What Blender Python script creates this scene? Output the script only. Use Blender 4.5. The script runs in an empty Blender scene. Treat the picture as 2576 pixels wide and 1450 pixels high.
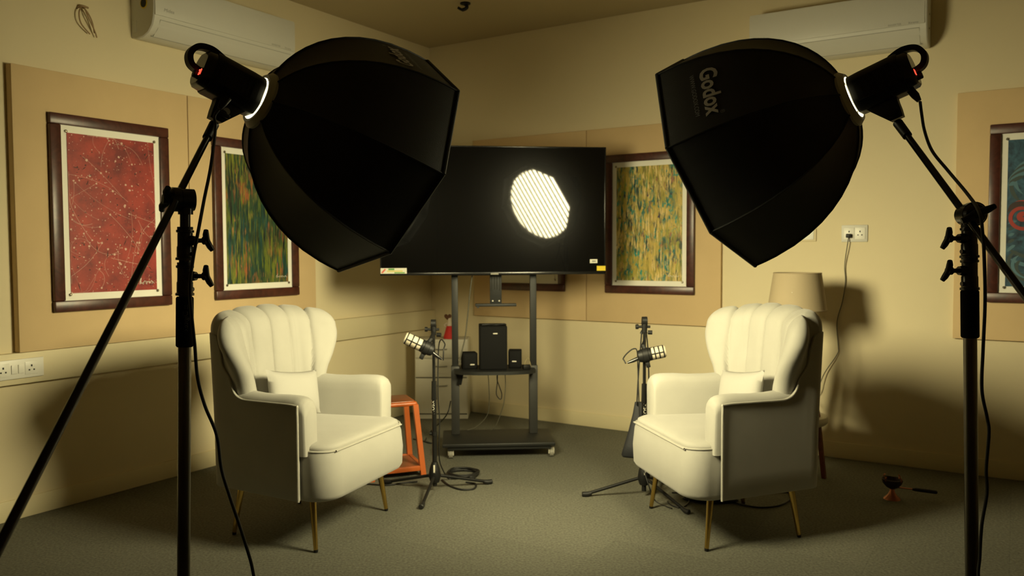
import bpy, bmesh, math, random
from math import sin, cos, pi, radians as rad
from mathutils import Vector as V, Matrix, Euler

random.seed(7)
SC = bpy.context.scene
COL = SC.collection

# ------------------------------------------------------------------ camera
F_PX, W_PX, H_PX = 2023.0, 2576.0, 1450.0
YAW, PIT, ROL = rad(57.877), rad(2.6586), rad(0.2285)
EYE = V((0, 0, 1.3))
FW = V((0, cos(PIT), -sin(PIT)))
_r0 = V((1, 0, 0)); _d0 = FW.cross(_r0)
RT = cos(ROL) * _r0 + sin(ROL) * _d0
DN = -sin(ROL) * _r0 + cos(ROL) * _d0
cam = bpy.data.cameras.new('camera')
cam.sensor_width = 36.0
cam.lens = 36.0 * F_PX / W_PX
cam.clip_start = 0.05
cam.dof.use_dof = True
cam.dof.focus_distance = 2.4
cam.dof.aperture_fstop = 4.5
cam_o = bpy.data.objects.new('camera', cam)
COL.objects.link(cam_o)
m3 = Matrix((RT, -DN, -FW)).transposed()
cam_o.matrix_world = Matrix.Translation(EYE) @ m3.to_4x4()
SC.camera = cam_o

# ------------------------------------------------------------------ world, exposure
w = bpy.data.worlds.new('world'); SC.world = w; w.use_nodes = True
w.node_tree.nodes['Background'].inputs[0].default_value = (0, 0, 0, 1)
w.node_tree.nodes['Background'].inputs[1].default_value = 0
SC.view_settings.view_transform = 'Standard'
SC.view_settings.look = 'None'
SC.view_settings.exposure = 0.0
SC.view_settings.gamma = 1.0
SC.view_settings.use_curve_mapping = False
LAMP_COLOR = (1.0, 0.885, 0.50)
LAMP_POWER = 16.0          # radiance of the softbox diffuser cloth
BEAM_WATTS = 41.0          # forward beam thrown by each softbox
BEAM_SPREAD = rad(108)
try:
    SC.cycles.max_bounces = 10
    SC.cycles.diffuse_bounces = 6
    SC.cycles.sample_clamp_indirect = 4.0
    SC.cycles.caustics_reflective = False
    SC.cycles.caustics_refractive = False
    SC.cycles.use_denoising = True
except Exception:
    pass

def at(px, py, Y):
    """point seen at photo pixel px,py at distance Y in front of the camera"""
    v = FW + RT * ((px - W_PX / 2) / F_PX) + DN * ((py - H_PX / 2) / F_PX)
    return EYE + v * (Y / v.y)

def flo(px, py, z=0.0):
    v = FW + RT * ((px - W_PX / 2) / F_PX) + DN * ((py - H_PX / 2) / F_PX)
    return EYE + v * ((z - EYE.z) / v.z)

# room frame
LD = V((cos(YAW), sin(YAW), 0)); RD = V((-sin(YAW), cos(YAW), 0))
KC = V((-0.669, 6.667, 0))
ROT_L, ROT_R = YAW, YAW - pi / 2
CEIL = 2.96

def on_left(s, z=0.0, off=0.0):   # off = distance out of the wall into the room
    return KC - LD * s - RD * off + V((0, 0, z))
def on_right(s, z=0.0, off=0.0):
    return KC - RD * s - LD * off + V((0, 0, z))

# ------------------------------------------------------------------ materials
def new_mat(name):
    m = bpy.data.materials.new(name); m.use_nodes = True
    return m, m.node_tree, m.node_tree.nodes['Principled BSDF']

def mat(name, col, rough=0.6, metal=0.0, spec=0.5, var=0.0, vscale=8.0, bump=0.0, bscale=200.0, coat=0.0, coat_rough=0.03, sheen=0.0):
    m, nt, b = new_mat(name)
    b.inputs['Base Color'].default_value = (*col, 1)
    b.inputs['Roughness'].default_value = rough
    b.inputs['Metallic'].default_value = metal
    b.inputs['Specular IOR Level'].default_value = spec
    b.inputs['Coat Weight'].default_value = coat
    b.inputs['Coat Roughness'].default_value = coat_rough
    if sheen:
        b.inputs['Sheen Weight'].default_value = sheen
    tc = nt.nodes.new('ShaderNodeTexCoord')
    if var:
        n = nt.nodes.new('ShaderNodeTexNoise'); n.inputs['Scale'].default_value = vscale
        n.inputs['Detail'].default_value = 4
        nt.links.new(tc.outputs['Object'], n.inputs['Vector'])
        mr = nt.nodes.new('ShaderNodeMapRange')
        mr.inputs['From Min'].default_value = 0.3; mr.inputs['From Max'].default_value = 0.7
        mr.inputs['To Min'].default_value = 1 - var; mr.inputs['To Max'].default_value = 1 + var
        nt.links.new(n.outputs['Fac'], mr.inputs['Value'])
        h = nt.nodes.new('ShaderNodeVectorMath'); h.operation = 'SCALE'
        h.inputs[0].default_value = col
        nt.links.new(mr.outputs['Result'], h.inputs['Scale'])
        nt.links.new(h.outputs['Vector'], b.inputs['Base Color'])
    if bump:
        n = nt.nodes.new('ShaderNodeTexNoise'); n.inputs['Scale'].default_value = bscale
        n.inputs['Detail'].default_value = 3
        nt.links.new(tc.outputs['Object'], n.inputs['Vector'])
        bp = nt.nodes.new('ShaderNodeBump'); bp.inputs['Strength'].default_value = bump
        bp.inputs['Distance'].default_value = 0.002
        nt.links.new(n.outputs['Fac'], bp.inputs['Height'])
        nt.links.new(bp.outputs['Normal'], b.inputs['Normal'])
    return m

def emit(name, col, strength):
    m, nt, b = new_mat(name)
    b.inputs['Base Color'].default_value = (0, 0, 0, 1)
    b.inputs['Emission Color'].default_value = (*col, 1)
    b.inputs['Emission Strength'].default_value = strength
    return m

def carpet_mat():
    m, nt, b = new_mat('carpet')
    N = nt.nodes; Lk = nt.links
    tc = N.new('ShaderNodeTexCoord')
    n1 = N.new('ShaderNodeTexNoise'); n1.inputs['Scale'].default_value = 90; n1.inputs['Detail'].default_value = 6
    n2 = N.new('ShaderNodeTexNoise'); n2.inputs['Scale'].default_value = 1.6; n2.inputs['Detail'].default_value = 3
    mp = N.new('ShaderNodeMapping'); mp.inputs['Rotation'].default_value = (0, 0, -YAW); mp.inputs['Scale'].default_value = (2, 2, 2)
    ch = N.new('ShaderNodeTexBrick'); ch.offset = 0.5; ch.inputs['Scale'].default_value = 1.0
    ch.inputs['Color1'].default_value = (0.118, 0.117, 0.094, 1); ch.inputs['Color2'].default_value = (0.131, 0.129, 0.104, 1)
    ch.inputs['Mortar'].default_value = (0.111, 0.111, 0.09, 1); ch.inputs['Mortar Size'].default_value = 0.004
    ch.inputs['Brick Width'].default_value = 1.0; ch.inputs['Row Height'].default_value = 1.0
    Lk.new(tc.outputs['Object'], n1.inputs['Vector']); Lk.new(tc.outputs['Object'], n2.inputs['Vector'])
    Lk.new(tc.outputs['Object'], mp.inputs['Vector']); Lk.new(mp.outputs['Vector'], ch.inputs['Vector'])
    a = N.new('ShaderNodeMath'); a.operation = 'MULTIPLY_ADD'
    Lk.new(n1.outputs['Fac'], a.inputs[0]); a.inputs[1].default_value = 1.5; a.inputs[2].default_value = 0.2
    c = N.new('ShaderNodeMath'); c.operation = 'MULTIPLY_ADD'
    Lk.new(n2.outputs['Fac'], c.inputs[0]); c.inputs[1].default_value = 0.3
    Lk.new(a.outputs[0], c.inputs[2])
    s = N.new('ShaderNodeVectorMath'); s.operation = 'SCALE'
    Lk.new(ch.outputs['Color'], s.inputs[0]); Lk.new(c.outputs[0], s.inputs['Scale'])
    Lk.new(s.outputs['Vector'], b.inputs['Base Color'])
    b.inputs['Roughness'].default_value = 0.95; b.inputs['Specular IOR Level'].default_value = 0.15
    bp = N.new('ShaderNodeBump'); bp.inputs['Strength'].default_value = 0.5; bp.inputs['Distance'].default_value = 0.004
    Lk.new(n1.outputs['Fac'], bp.inputs['Height']); Lk.new(bp.outputs['Normal'], b.inputs['Normal'])
    return m

def streak_mat(name, ramp_cols, layers, sx, sz, seed):
    """vertical paint streaks: a stretched-noise ground with thresholded streak layers brushed over it"""
    m, nt, b = new_mat(name); N = nt.nodes; Lk = nt.links
    tc = N.new('ShaderNodeTexCoord')
    def noise(scale, sd, det, dist=0.4, rough=0.6):
        mp = N.new('ShaderNodeMapping'); mp.inputs['Scale'].default_value = scale; mp.inputs['Location'].default_value = (sd, sd * 2, sd * 3)
        n = N.new('ShaderNodeTexNoise'); n.inputs['Scale'].default_value = 1; n.inputs['Detail'].default_value = det
        n.inputs['Roughness'].default_value = rough; n.inputs['Distortion'].default_value = dist
        Lk.new(tc.outputs['Object'], mp.inputs['Vector']); Lk.new(mp.outputs['Vector'], n.inputs['Vector'])
        return n.outputs['Fac']
    r = N.new('ShaderNodeValToRGB'); el = r.color_ramp.elements; k = len(ramp_cols)
    for i, c in enumerate(ramp_cols):
        p = 0.3 + 0.4 * i / (k - 1); e = el[i] if i < 2 else el.new(p); e.position = p; e.color = (*c, 1)
    Lk.new(noise((sx, 1, sz), seed, 6), r.inputs['Fac']); cur = r.outputs['Color']
    for i, (c, lx, lz, lo, mlo, mx_, mz_) in enumerate(layers):
        def thr(v, a, w_):
            q = N.new('ShaderNodeMapRange'); q.inputs['From Min'].default_value = a; q.inputs['From Max'].default_value = a + w_
            Lk.new(v, q.inputs['Value']); return q.outputs['Result']
        f = N.new('ShaderNodeMath'); f.operation = 'MULTIPLY'
        Lk.new(thr(noise((lx, 1, lz), seed + 3.7 * (i + 1), 5), lo, 0.06), f.inputs[0])
        Lk.new(thr(noise((mx_, 1, mz_), seed + 1.9 * (i + 1) + 20, 2), mlo, 0.12), f.inputs[1])
        mx = N.new('ShaderNodeMixRGB'); Lk.new(f.outputs[0], mx.inputs['Fac']); Lk.new(cur, mx.inputs[1]); mx.inputs[2].default_value = (*c, 1)
        cur = mx.outputs['Color']
    Lk.new(cur, b.inputs['Base Color']); b.inputs['Roughness'].default_value = 0.45
    return m

def wood_mat(name, c1, c2, rough=0.4):
    m, nt, b = new_mat(name); N = nt.nodes; Lk = nt.links
    tc = N.new('ShaderNodeTexCoord'); n = N.new('ShaderNodeTexNoise')
    n.inputs['Scale'].default_value = 14; n.inputs['Detail'].default_value = 6; n.inputs['Distortion'].default_value = 1.5
    r = N.new('ShaderNodeValToRGB'); r.color_ramp.elements[0].color = (*c1, 1); r.color_ramp.elements[1].color = (*c2, 1)
    r.color_ramp.elements[0].position = 0.35; r.color_ramp.elements[1].position = 0.65
    Lk.new(tc.outputs['Object'], n.inputs['Vector']); Lk.new(n.outputs['Fac'], r.inputs['Fac']); Lk.new(r.outputs['Color'], b.inputs['Base Color'])
    b.inputs['Roughness'].default_value = rough
    return m

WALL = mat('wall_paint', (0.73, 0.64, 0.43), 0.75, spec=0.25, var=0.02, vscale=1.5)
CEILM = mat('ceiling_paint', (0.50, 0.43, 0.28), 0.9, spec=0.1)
REARWALL = mat('rear_wall_paint', (0.68, 0.59, 0.40), 0.9, spec=0.1)
BASEM = mat('baseboard_paint', (0.70, 0.62, 0.40), 0.6, spec=0.3)
PANEL = mat('panel_fabric', (0.66, 0.49, 0.275), 0.9, spec=0.1, var=0.03, vscale=5, bump=0.15, bscale=500)
TRUNK = mat('trunking_plastic', (0.74, 0.66, 0.44), 0.5, spec=0.3)
CARPET = carpet_mat()
FRAME = wood_mat('frame_mahogany', (0.045, 0.013, 0.009), (0.085, 0.024, 0.015), 0.35)
MATB = mat('mat_board', (0.90, 0.885, 0.80), 0.8)
CHROME = mat('pin_metal', (0.55, 0.5, 0.4), 0.25, metal=1)
PINK = mat('paint_white', (0.66, 0.42, 0.34), 0.6)
PBLACK = mat('paint_black', (0.02, 0.012, 0.012), 0.6)
PWHITE = mat('signature_white', (0.75, 0.7, 0.6), 0.6)
ACW = mat('appliance_white', (0.66, 0.655, 0.60), 0.4, spec=0.4)
ACG = mat('appliance_grey', (0.30, 0.30, 0.28), 0.5)
BLACKFAB = mat('softbox_fabric', (0.014, 0.0143, 0.0145), 0.55, spec=0.35, var=0.1, vscale=12, bump=0.25, bscale=350)
SILVER = mat('softbox_lining', (0.75, 0.75, 0.75), 0.6)
LOGO = mat('logo_ink', (0.42, 0.39, 0.34), 0.6)
LOGO_DIM = mat('logo_ink_dim', (0.17, 0.165, 0.16), 0.6)
BLACKPL = mat('black_plastic', (0.008, 0.008, 0.008), 0.5, spec=0.3)
BLACKGL = mat('black_gloss', (0.01, 0.01, 0.01), 0.22, spec=0.5)
DKMETAL = mat('dark_chrome', (0.16, 0.15, 0.13), 0.28, metal=1.0)
POLEM = mat('pole_black_metal', (0.035, 0.033, 0.03), 0.25, metal=0.7)
FOAM = mat('grip_foam', (0.006, 0.006, 0.006), 0.95, spec=0.1, bump=0.3, bscale=400)
FOAMTX = mat('grip_text', (0.05, 0.05, 0.05), 0.8)
RUBBER = mat('cable_rubber', (0.008, 0.008, 0.008), 0.55)
DIFF = emit('diffuser_cloth', LAMP_COLOR, LAMP_POWER)
LEDRED = emit('led_red', (1.0, 0.06, 0.03), 6.0)
REDBTN = mat('red_button', (0.5, 0.02, 0.02), 0.4)
CREAM = mat('cream_velvet', (0.395, 0.384, 0.345), 0.85, spec=0.2, sheen=0.25, var=0.035, vscale=7, bump=0.08, bscale=300)
PIPING = mat('cream_piping', (0.42, 0.405, 0.355), 0.8, spec=0.2)
PILLOW = mat('pillow_fabric', (0.42, 0.41, 0.38), 0.8, spec=0.2, bump=0.1, bscale=300)
BRASS = mat('brass', (0.62, 0.42, 0.12), 0.2, metal=1)
TVB = mat('tv_bezel', (0.012, 0.012, 0.012), 0.3, spec=0.5)
TVS = mat('tv_screen', (0.003, 0.003, 0.003), 0.22, spec=0.05, coat=1.0, coat_rough=0.03)
STEEL = mat('cart_steel', (0.022, 0.023, 0.022), 0.5, metal=0.3)
STEELL = mat('cart_steel_lower', (0.045, 0.045, 0.042), 0.5, metal=0.3)
SPK = mat('speaker_black', (0.007, 0.007, 0.007), 0.8, spec=0.2)
BADGE = mat('badge_silver', (0.65, 0.62, 0.52), 0.4)
CABW = mat('cabinet_white', (0.68, 0.65, 0.55), 0.55)
CABD = mat('cabinet_gap', (0.12, 0.11, 0.08), 0.6)
ORANGE = mat('orange_paint', (0.45, 0.105, 0.022), 0.35, spec=0.5, var=0.08)
ORANGETOP = mat('orange_wood', (0.25, 0.085, 0.035), 0.3, var=0.1, vscale=12)
MICW = mat('mic_grille', (0.56, 0.51, 0.40), 0.5)
LAMPSH = mat('lamp_shade', (0.43, 0.35, 0.225), 0.8)
REDWOOD = wood_mat('lamp_wood', (0.11, 0.028, 0.014), (0.2, 0.05, 0.024), 0.4)
COPPER = mat('copper', (0.40, 0.16, 0.09), 0.35, metal=1)
IRON = mat('dark_iron', (0.05, 0.035, 0.03), 0.5, metal=0.6)
GREY = mat('grey_plastic', (0.25, 0.24, 0.2), 0.5)
WPLAST = mat('white_plastic', (0.82, 0.81, 0.74), 0.4)
DARKHOLE = mat('dark_hole', (0.02, 0.02, 0.015), 0.8)
YEL = mat('yellow_sticker', (0.8, 0.6, 0.03), 0.5)
STKW = mat('sticker_white', (0.75, 0.74, 0.62), 0.5)
STKG = mat('sticker_green', (0.12, 0.35, 0.08), 0.5)
STKR = mat('sticker_red', (0.7, 0.15, 0.1), 0.5)
STKY = mat('sticker_pale_yellow', (0.7, 0.62, 0.25), 0.5)
BROWN = mat('brown_felt', (0.12, 0.05, 0.02), 0.8)
REDC = mat('red_cloth', (0.62, 0.03, 0.025), 0.7)
SKINW = mat('figurine_white', (0.72, 0.62, 0.5), 0.6)
BEIGE = mat('beige_cable', (0.30, 0.25, 0.13), 0.6)
GREENC = mat('grey_green_cable', (0.09, 0.085, 0.06), 0.6)
BAGM = mat('bag_nylon', (0.013, 0.014, 0.018), 0.6, bump=0.3, bscale=150)

# ------------------------------------------------------------------ mesh helpers
class M:
    def __init__(self):
        self.bm = bmesh.new(); self.mi = 0
    def face(self, vs):
        try:
            f = self.bm.faces.new(vs); f.material_index = self.mi; return f
        except ValueError:
            return None
    def poly(self, pts):
        return self.face([self.bm.verts.new(p) for p in pts])
    def box(self, lo, hi, bev=0.0, seg=2, mtx=None):
        x0, y0, z0 = lo; x1, y1, z1 = hi
        co = [(x0, y0, z0), (x1, y0, z0), (x1, y1, z0), (x0, y1, z0), (x0, y0, z1), (x1, y0, z1), (x1, y1, z1), (x0, y1, z1)]
        vs = [self.bm.verts.new(mtx @ V(c) if mtx else c) for c in co]
        fs = [self.face([vs[i] for i in q]) for q in ((3, 2, 1, 0), (4, 5, 6, 7), (0, 1, 5, 4), (1, 2, 6, 5), (2, 3, 7, 6), (3, 0, 4, 7))]
        if bev > 0:
            es = {e for f in fs for e in f.edges}
            r = bmesh.ops.bevel(self.bm, geom=list(es), offset=bev, segments=seg, affect='EDGES', profile=0.5, clamp_overlap=True)
            for f in r['faces']: f.material_index = self.mi
        return self
    def rings(self, rings, closed=True, cap0=True, cap1=True):
        """loft a list of point rings"""
        R = [[self.bm.verts.new(p) for p in r] for r in rings]
        n = len(R[0])
        for a, b in zip(R[:-1], R[1:]):
            for i in range(n if closed else n - 1):
                j = (i + 1) % n
                self.face([a[i], a[j], b[j], b[i]])
        if closed and cap0: self.face(list(reversed(R[0])))
        if closed and cap1: self.face(R[-1])
        return R
    def tube(self, pts, r, n=10, closed=False, flat=None):
        pts = [V(p) for p in pts]; k = len(pts)
        rr = r if isinstance(r, (list, tuple)) else [r] * k
        T = []
        for i in range(k):
            if closed: t = pts[(i + 1) % k] - pts[i - 1]
            else: t = pts[min(i + 1, k - 1)] - pts[max(i - 1, 0)]
            T.append(t.normalized() if t.length > 1e-9 else V((0, 0, 1)))
        ref = V((0, 0, 1)) if abs(T[0].z) < 0.9 else V((1, 0, 0))
        u = T[0].cross(ref).normalized(); rs = []
        for i in range(k):
            u = (u - T[i] * u.dot(T[i]))
            u = u.normalized() if u.length > 1e-6 else T[i].orthogonal().normalized()
            vv = T[i].cross(u)
            rs.append([pts[i] + (u * cos(a) + vv * sin(a) * (flat or 1)) * rr[i] for a in [2 * pi * j / n for j in range(n)]])
        if closed:
            rs.append(rs[0])
            # match the start ring as closely as possible
            self.rings(rs, True, False, False)
        else:
            self.rings(rs)
        return self
    def cyl(self, p0, p1, r0, r1=None, n=20):
        return self.tube([p0, p1], [r0, r0 if r1 is None else r1], n)
    def lathe(self, prof, n=32, mtx=None, a0=0.0):
        """prof: (radius, height) pairs about local Z"""
        rs = []
        for r, z in prof:
            ring = [V((max(r, 1e-4) * cos(a0 + 2 * pi * j / n), max(r, 1e-4) * sin(a0 + 2 * pi * j / n), z)) for j in range(n)]
            rs.append([mtx @ p for p in ring] if mtx else ring)
        self.rings(rs)
        return self
    def build(self, name, m, parent=None, smooth=40, loc=None):
        bmesh.ops.recalc_face_normals(self.bm, faces=self.bm.faces)
        me = bpy.data.meshes.new(name); self.bm.to_mesh(me); self.bm.free()
        for x in (m if isinstance(m, (list, tuple)) else [m]): me.materials.append(x)
        if smooth:
            me.polygons.foreach_set('use_smooth', [True] * len(me.polygons))
            me.set_sharp_from_angle(angle=rad(smooth))
        o = bpy.data.objects.new(name, me); COL.objects.link(o)
        if parent: o.parent = parent
        if loc is not None: o.location = loc
        return o

def spline(pts, k=8, closed=False):
    P = [V(p) for p in pts]; n = len(P); out = []
    for i in range(n if closed else n - 1):
        if closed: a, b, c, d = P[i - 1], P[i], P[(i + 1) % n], P[(i + 2) % n]
        else: a, b, c, d = P[max(i - 1, 0)], P[i], P[i + 1], P[min(i + 2, n - 1)]
        for j in range(k):
            t = j / k
            out.append(0.5 * ((2 * b) + (c - a) * t + (2 * a - 5 * b + 4 * c - d) * t * t + (3 * b - a - 3 * c + d) * t ** 3))
    if not closed: out.append(P[-1])
    return out

def tag(o, label, cat, group=None):
    o['label'] = label; o['category'] = cat
    if group: o['group'] = group
    return o
def thing(name, label, cat, loc=(0, 0, 0), rotz=0.0, group=None, mtx=None):
    o = bpy.data.objects.new(name, None); COL.objects.link(o)
    o.empty_display_size = 0.05
    if mtx is not None: o.matrix_world = mtx
    else: o.location = loc; o.rotation_euler = (0, 0, rotz)
    return tag(o, label, cat, group)
def struct(o):
    o['kind'] = 'structure'; return o
def dup(root, loc, rotz, label, group=None, mtx=None):
    r = root.copy(); COL.objects.link(r)
    if mtx is not None: r.matrix_world = mtx
    else: r.location = loc; r.rotation_euler = (0, 0, rotz)
    r['label'] = label
    if group: r['group'] = group
    for ch in list(root.children):
        c = ch.copy(); COL.objects.link(c); c.parent = r
        for g in list(ch.children):
            d = g.copy(); COL.objects.link(d); d.parent = c
    return r

def text_faces(body, size, shear=0.0, bold=0.0):
    cu = bpy.data.curves.new('lettering', 'FONT'); cu.body = body; cu.size = size
    cu.align_x = 'CENTER'; cu.align_y = 'CENTER'; cu.shear = shear; cu.offset = bold; cu.resolution_u = 3
    ob = bpy.data.objects.new('lettering', cu); COL.objects.link(ob)
    dg = bpy.context.evaluated_depsgraph_get(); dg.update()
    me = bpy.data.meshes.new_from_object(ob.evaluated_get(dg))
    vs = [v.co.copy() for v in me.vertices]; fs = [list(p.vertices) for p in me.polygons]
    bpy.data.objects.remove(ob); bpy.data.curves.remove(cu); bpy.data.meshes.remove(me)
    return vs, fs
def add_text(mb, body, size, fn, shear=0.0, sx=1.0, bold=0.0):
    vs, fs = text_faces(body, size, shear, bold)
    bv = [mb.bm.verts.new(fn(v.x * sx, v.y)) for v in vs]
    for f in fs: mb.face([bv[i] for i in f])

# ================================================================== ROOM
SL, SR = 7.4, 6.2      # wall lengths from the corner
def slab(name, pts, thick, m):
    a = [V(p) for p in pts]; b = [p + V(thick) for p in a]
    mb = M(); mb.rings([a, b]); return struct(mb.build(name, m, smooth=0))
c0, c1, c2, c3 = KC, KC - LD * SL, KC - LD * SL - RD * SR, KC - RD * SR
up = V((0, 0, CEIL))
slab('floor', [c0, c1, c2, c3], (0, 0, -0.1), CARPET)
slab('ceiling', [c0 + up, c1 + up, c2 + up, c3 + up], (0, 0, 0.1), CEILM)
slab('wall_left', [c0, c1, c1 + up, c0 + up], RD * 0.1, WALL)
slab('wall_right', [c0, c3, c3 + up, c0 + up], LD * 0.1, WALL)
slab('wall_back', [c1, c2, c2 + up, c1 + up], -LD * 0.1, REARWALL)
slab('wall_near', [c3, c2, c2 + up, c3 + up], -RD * 0.1, REARWALL)
def wallbox(name, side, s0, s1, z0, z1, d, m, bev=0.003):
    fn = on_left if side == 'L' else on_right
    base = fn(s0, 0, 0); mx = Matrix.Translation(base) @ Matrix.Rotation(ROT_L if side == 'L' else ROT_R, 4, 'Z')
    mb = M(); L = s1 - s0
    if side == 'L': mb.box((-L, -d, z0), (0, -0.0005, z1), bev)
    else: mb.box((0, -d, z0), (L, -0.0005, z1), bev)
    o = mb.build(name, m); o.matrix_world = mx; return o
struct(wallbox('baseboard_left', 'L', 0.013, SL, 0.0, 0.1, 0.012, BASEM))
struct(wallbox('baseboard_right', 'R', 0.0, SR, 0.0, 0.1, 0.012, BASEM))
struct(wallbox('trim_1', 'L', 0.002, SL - 0.01, 0.664, 0.815, 0.04, TRUNK, 0.004))

def wall_panel(side, s0, s1, z0, z1, d, label):
    o = wallbox('fabric_panel', side, s0, s1, z0, z1, d, PANEL, 0.004); return tag(o, label, 'wall panel', 'tan fabric wall panels')
wall_panel('L', 2.327, 3.285, 0.817, 2.2, 0.05, 'tan fabric wall panel behind the red splatter painting')
wall_panel('L', 1.345, 2.323, 0.817, 2.2, 0.05, 'tan fabric wall panel behind the green painting on the left wall')
wall_panel('R', 0.45, 1.447, 0.785, 2.17, 0.03, 'tan fabric wall panel near the room corner, behind the television')
wall_panel('R', 1.451, 2.447, 0.785, 2.17, 0.03, 'tan fabric wall panel behind the gold and teal painting')
wall_panel('R', 3.806, 5.8, 0.785, 2.185, 0.03, 'tan fabric wall panel behind the blue painting at right')

# ================================================================== FRAMED PAINTINGS
def painting(side, s_mid, z0, z1, wid, pan, label, printfn, fw=0.055, matw=(0.033, 0.036), sig=True):
    fn = on_left if side == 'L' else on_right
    t = thing('framed_painting', label, 'painting', fn(s_mid, z0, pan), ROT_L if side == 'L' else ROT_R, 'framed abstract paintings')
    h = z1 - z0; x0, x1 = -wid / 2, wid / 2
    mb = M()
    for (a, b, c, d) in ((x0, 0, x1, fw), (x0, h - fw, x1, h), (x0, fw, x0 + fw, h - fw), (x1 - fw, fw, x1, h - fw)):
        mb.box((a, -0.028, b), (c, -0.001, d), 0.006, 2)
    mb.build('frame', FRAME, t)
    mb = M(); mb.box((x0 + fw - 0.003, -0.012, fw - 0.003), (x1 - fw + 0.003, -0.004, h - fw + 0.003)); mb.build('mat_board', MATB, t, 0)
    mx, mz = matw
    px0, px1, pz0, pz1 = x0 + fw + mx, x1 - fw - mx, fw + mz, h - fw - mz
    printfn(t, px0, px1, pz0, pz1)
    for px in (px0 - 0.004, px1 + 0.004):
        for pz in (pz0 - 0.006, pz1 + 0.006):
            mb = M(); mb.lathe([(0.0075, 0), (0.0075, 0.003), (0.004, 0.007), (0.0001, 0.0075)], 12, Matrix.Translation((px, -0.0155, pz)) @ Matrix.Rotation(pi / 2, 4, 'X'))
            mb.build('corner_pin', CHROME, t)
    return t
def sheet(mb, x0, x1, z0, z1, y0=-0.0155, y1=-0.0118):
    mb.box((x0, y0, z0), (x1, y1, z1))
def ribbon(mb, pts, wd, y):
    pts = [V((p[0], y, p[1])) for p in pts]; n = len(pts); L = []; R = []
    for i in range(n):
        t = pts[min(i + 1, n - 1)] - pts[max(i - 1, 0)]
        t = t.normalized() if t.length > 1e-9 else V((1, 0, 0)); nn = V((-t.z, 0, t.x))
        ww = wd[i] if isinstance(wd, list) else wd
        L.append(mb.bm.verts.new(pts[i] + nn * ww / 2)); R.append(mb.bm.verts.new(pts[i] - nn * ww / 2))
    for i in range(n - 1): mb.face([L[i], L[i + 1], R[i + 1], R[i]])
def blob(mb, x, z, r, y, n=9, irr=0.25, sy=1.0):
    mb.poly([(x + r * (1 + random.uniform(-irr, irr)) * cos(2 * pi * k / n), y, z + sy * r * (1 + random.uniform(-irr, irr)) * sin(2 * pi * k / n)) for k in range(n)])
def scribble(mb, x0, x1, z, h, y, seed, wd=0.0022):
    rnd = random.Random(seed); pts = []; n = 26
    for i in range(n):
        f = i / (n - 1)
        pts.append((x0 + (x1 - x0) * f + rnd.uniform(-0.004, 0.004), z + h * (0.5 if i == 1 else 0) + rnd.uniform(-0.4, 0.4) * h * (1 if i % 2 else -0.4)))
    ribbon(mb, [(p.x, p.y) for p in spline([(a, b, 0) for a, b in pts], 4)], wd, y)
    ribbon(mb, [(x0, z - h * 0.3), (x0 + 0.012, z + h * 0.9)], wd, y)

RED = None
def red_mat():
    m, nt, b = new_mat('red_paint_ground'); N = nt.nodes; Lk = nt.links
    tc = N.new('ShaderNodeTexCoord'); n = N.new('ShaderNodeTexNoise'); n.inputs['Scale'].default_value = 9; n.inputs['Detail'].default_value = 9; n.inputs['Roughness'].default_value = 0.65
    r = N.new('ShaderNodeValToRGB'); e = r.color_ramp.elements
    e[0].color = (0.17, 0.014, 0.014, 1); e[0].position = 0.36; e[1].color = (0.43, 0.042, 0.027, 1); e[1].position = 0.66
    Lk.new(tc.outputs['Object'], n.inputs['Vector']); Lk.new(n.outputs['Fac'], r.inputs['Fac']); Lk.new(r.outputs['Color'], b.inputs['Base Color'])
    b.inputs['Roughness'].default_value = 0.5
    return m
def print_red(t, x0, x1, z0, z1):
    rnd = random.Random(11); random.seed(12)
    mb = M(); sheet(mb, x0, x1, z0, z1); y = -0.0159
    mb.mi = 1
    cl = lambda x, z: (min(max(x, x0 + .003), x1 - .003), min(max(z, z0 + .003), z1 - .003))
    for i in range(34):       # thin thrown lines
        a = rnd.uniform(0, 2 * pi); L = rnd.uniform(0.08, 0.38); cx, cz = rnd.uniform(x0, x1), rnd.uniform(z0, z1)
        bend = rnd.uniform(-0.05, 0.05)
        pts = []
        for k in range(9):
            f = k / 8 - 0.5
            pts.append(cl(cx + cos(a) * L * f - sin(a) * bend * (1 - 4 * f * f), cz + sin(a) * L * f + cos(a) * bend * (1 - 4 * f * f)))
        ribbon(mb, pts, rnd.uniform(0.0006, 0.0016), y - 0.00002 * i)
        if rnd.random() < 0.75:
            p = pts[rnd.choice((0, 8))]; blob(mb, p[0], p[1], rnd.uniform(0.0025, 0.0055), y - 0.001)
    for i in range(420):
        p = cl(rnd.uniform(x0, x1), rnd.uniform(z0, z1)); blob(mb, p[0], p[1], rnd.uniform(0.0007, 0.0030) * (1 if rnd.random() < .85 else 2.2), y - 0.001)
    mb.mi = 2
    for i in range(120):
        p = cl(rnd.uniform(x0 + .01, x1 - .01), rnd.uniform(z0 + .01, z1 - .01)); a = rnd.uniform(0, pi); L = rnd.uniform(0.003, 0.02)
        if i % 3: blob(mb, p[0], p[1], rnd.uniform(0.001, 0.0045), y - 0.0012, 8, .4)
        else: ribbon(mb, [cl(p[0] - cos(a) * L, p[1] - sin(a) * L), p, cl(p[0] + cos(a) * L, p[1] + sin(a) * L)], [0.0008, 0.004, 0.0006], y - 0.0012)
    mb.mi = 3
    scribble(mb, x1 - 0.105, x1 - 0.015, z0 + 0.04, 0.03, y - 0.0014, 5)
    mb.build('print', [red_mat(), PINK, PBLACK, PWHITE], t, 0)
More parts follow.
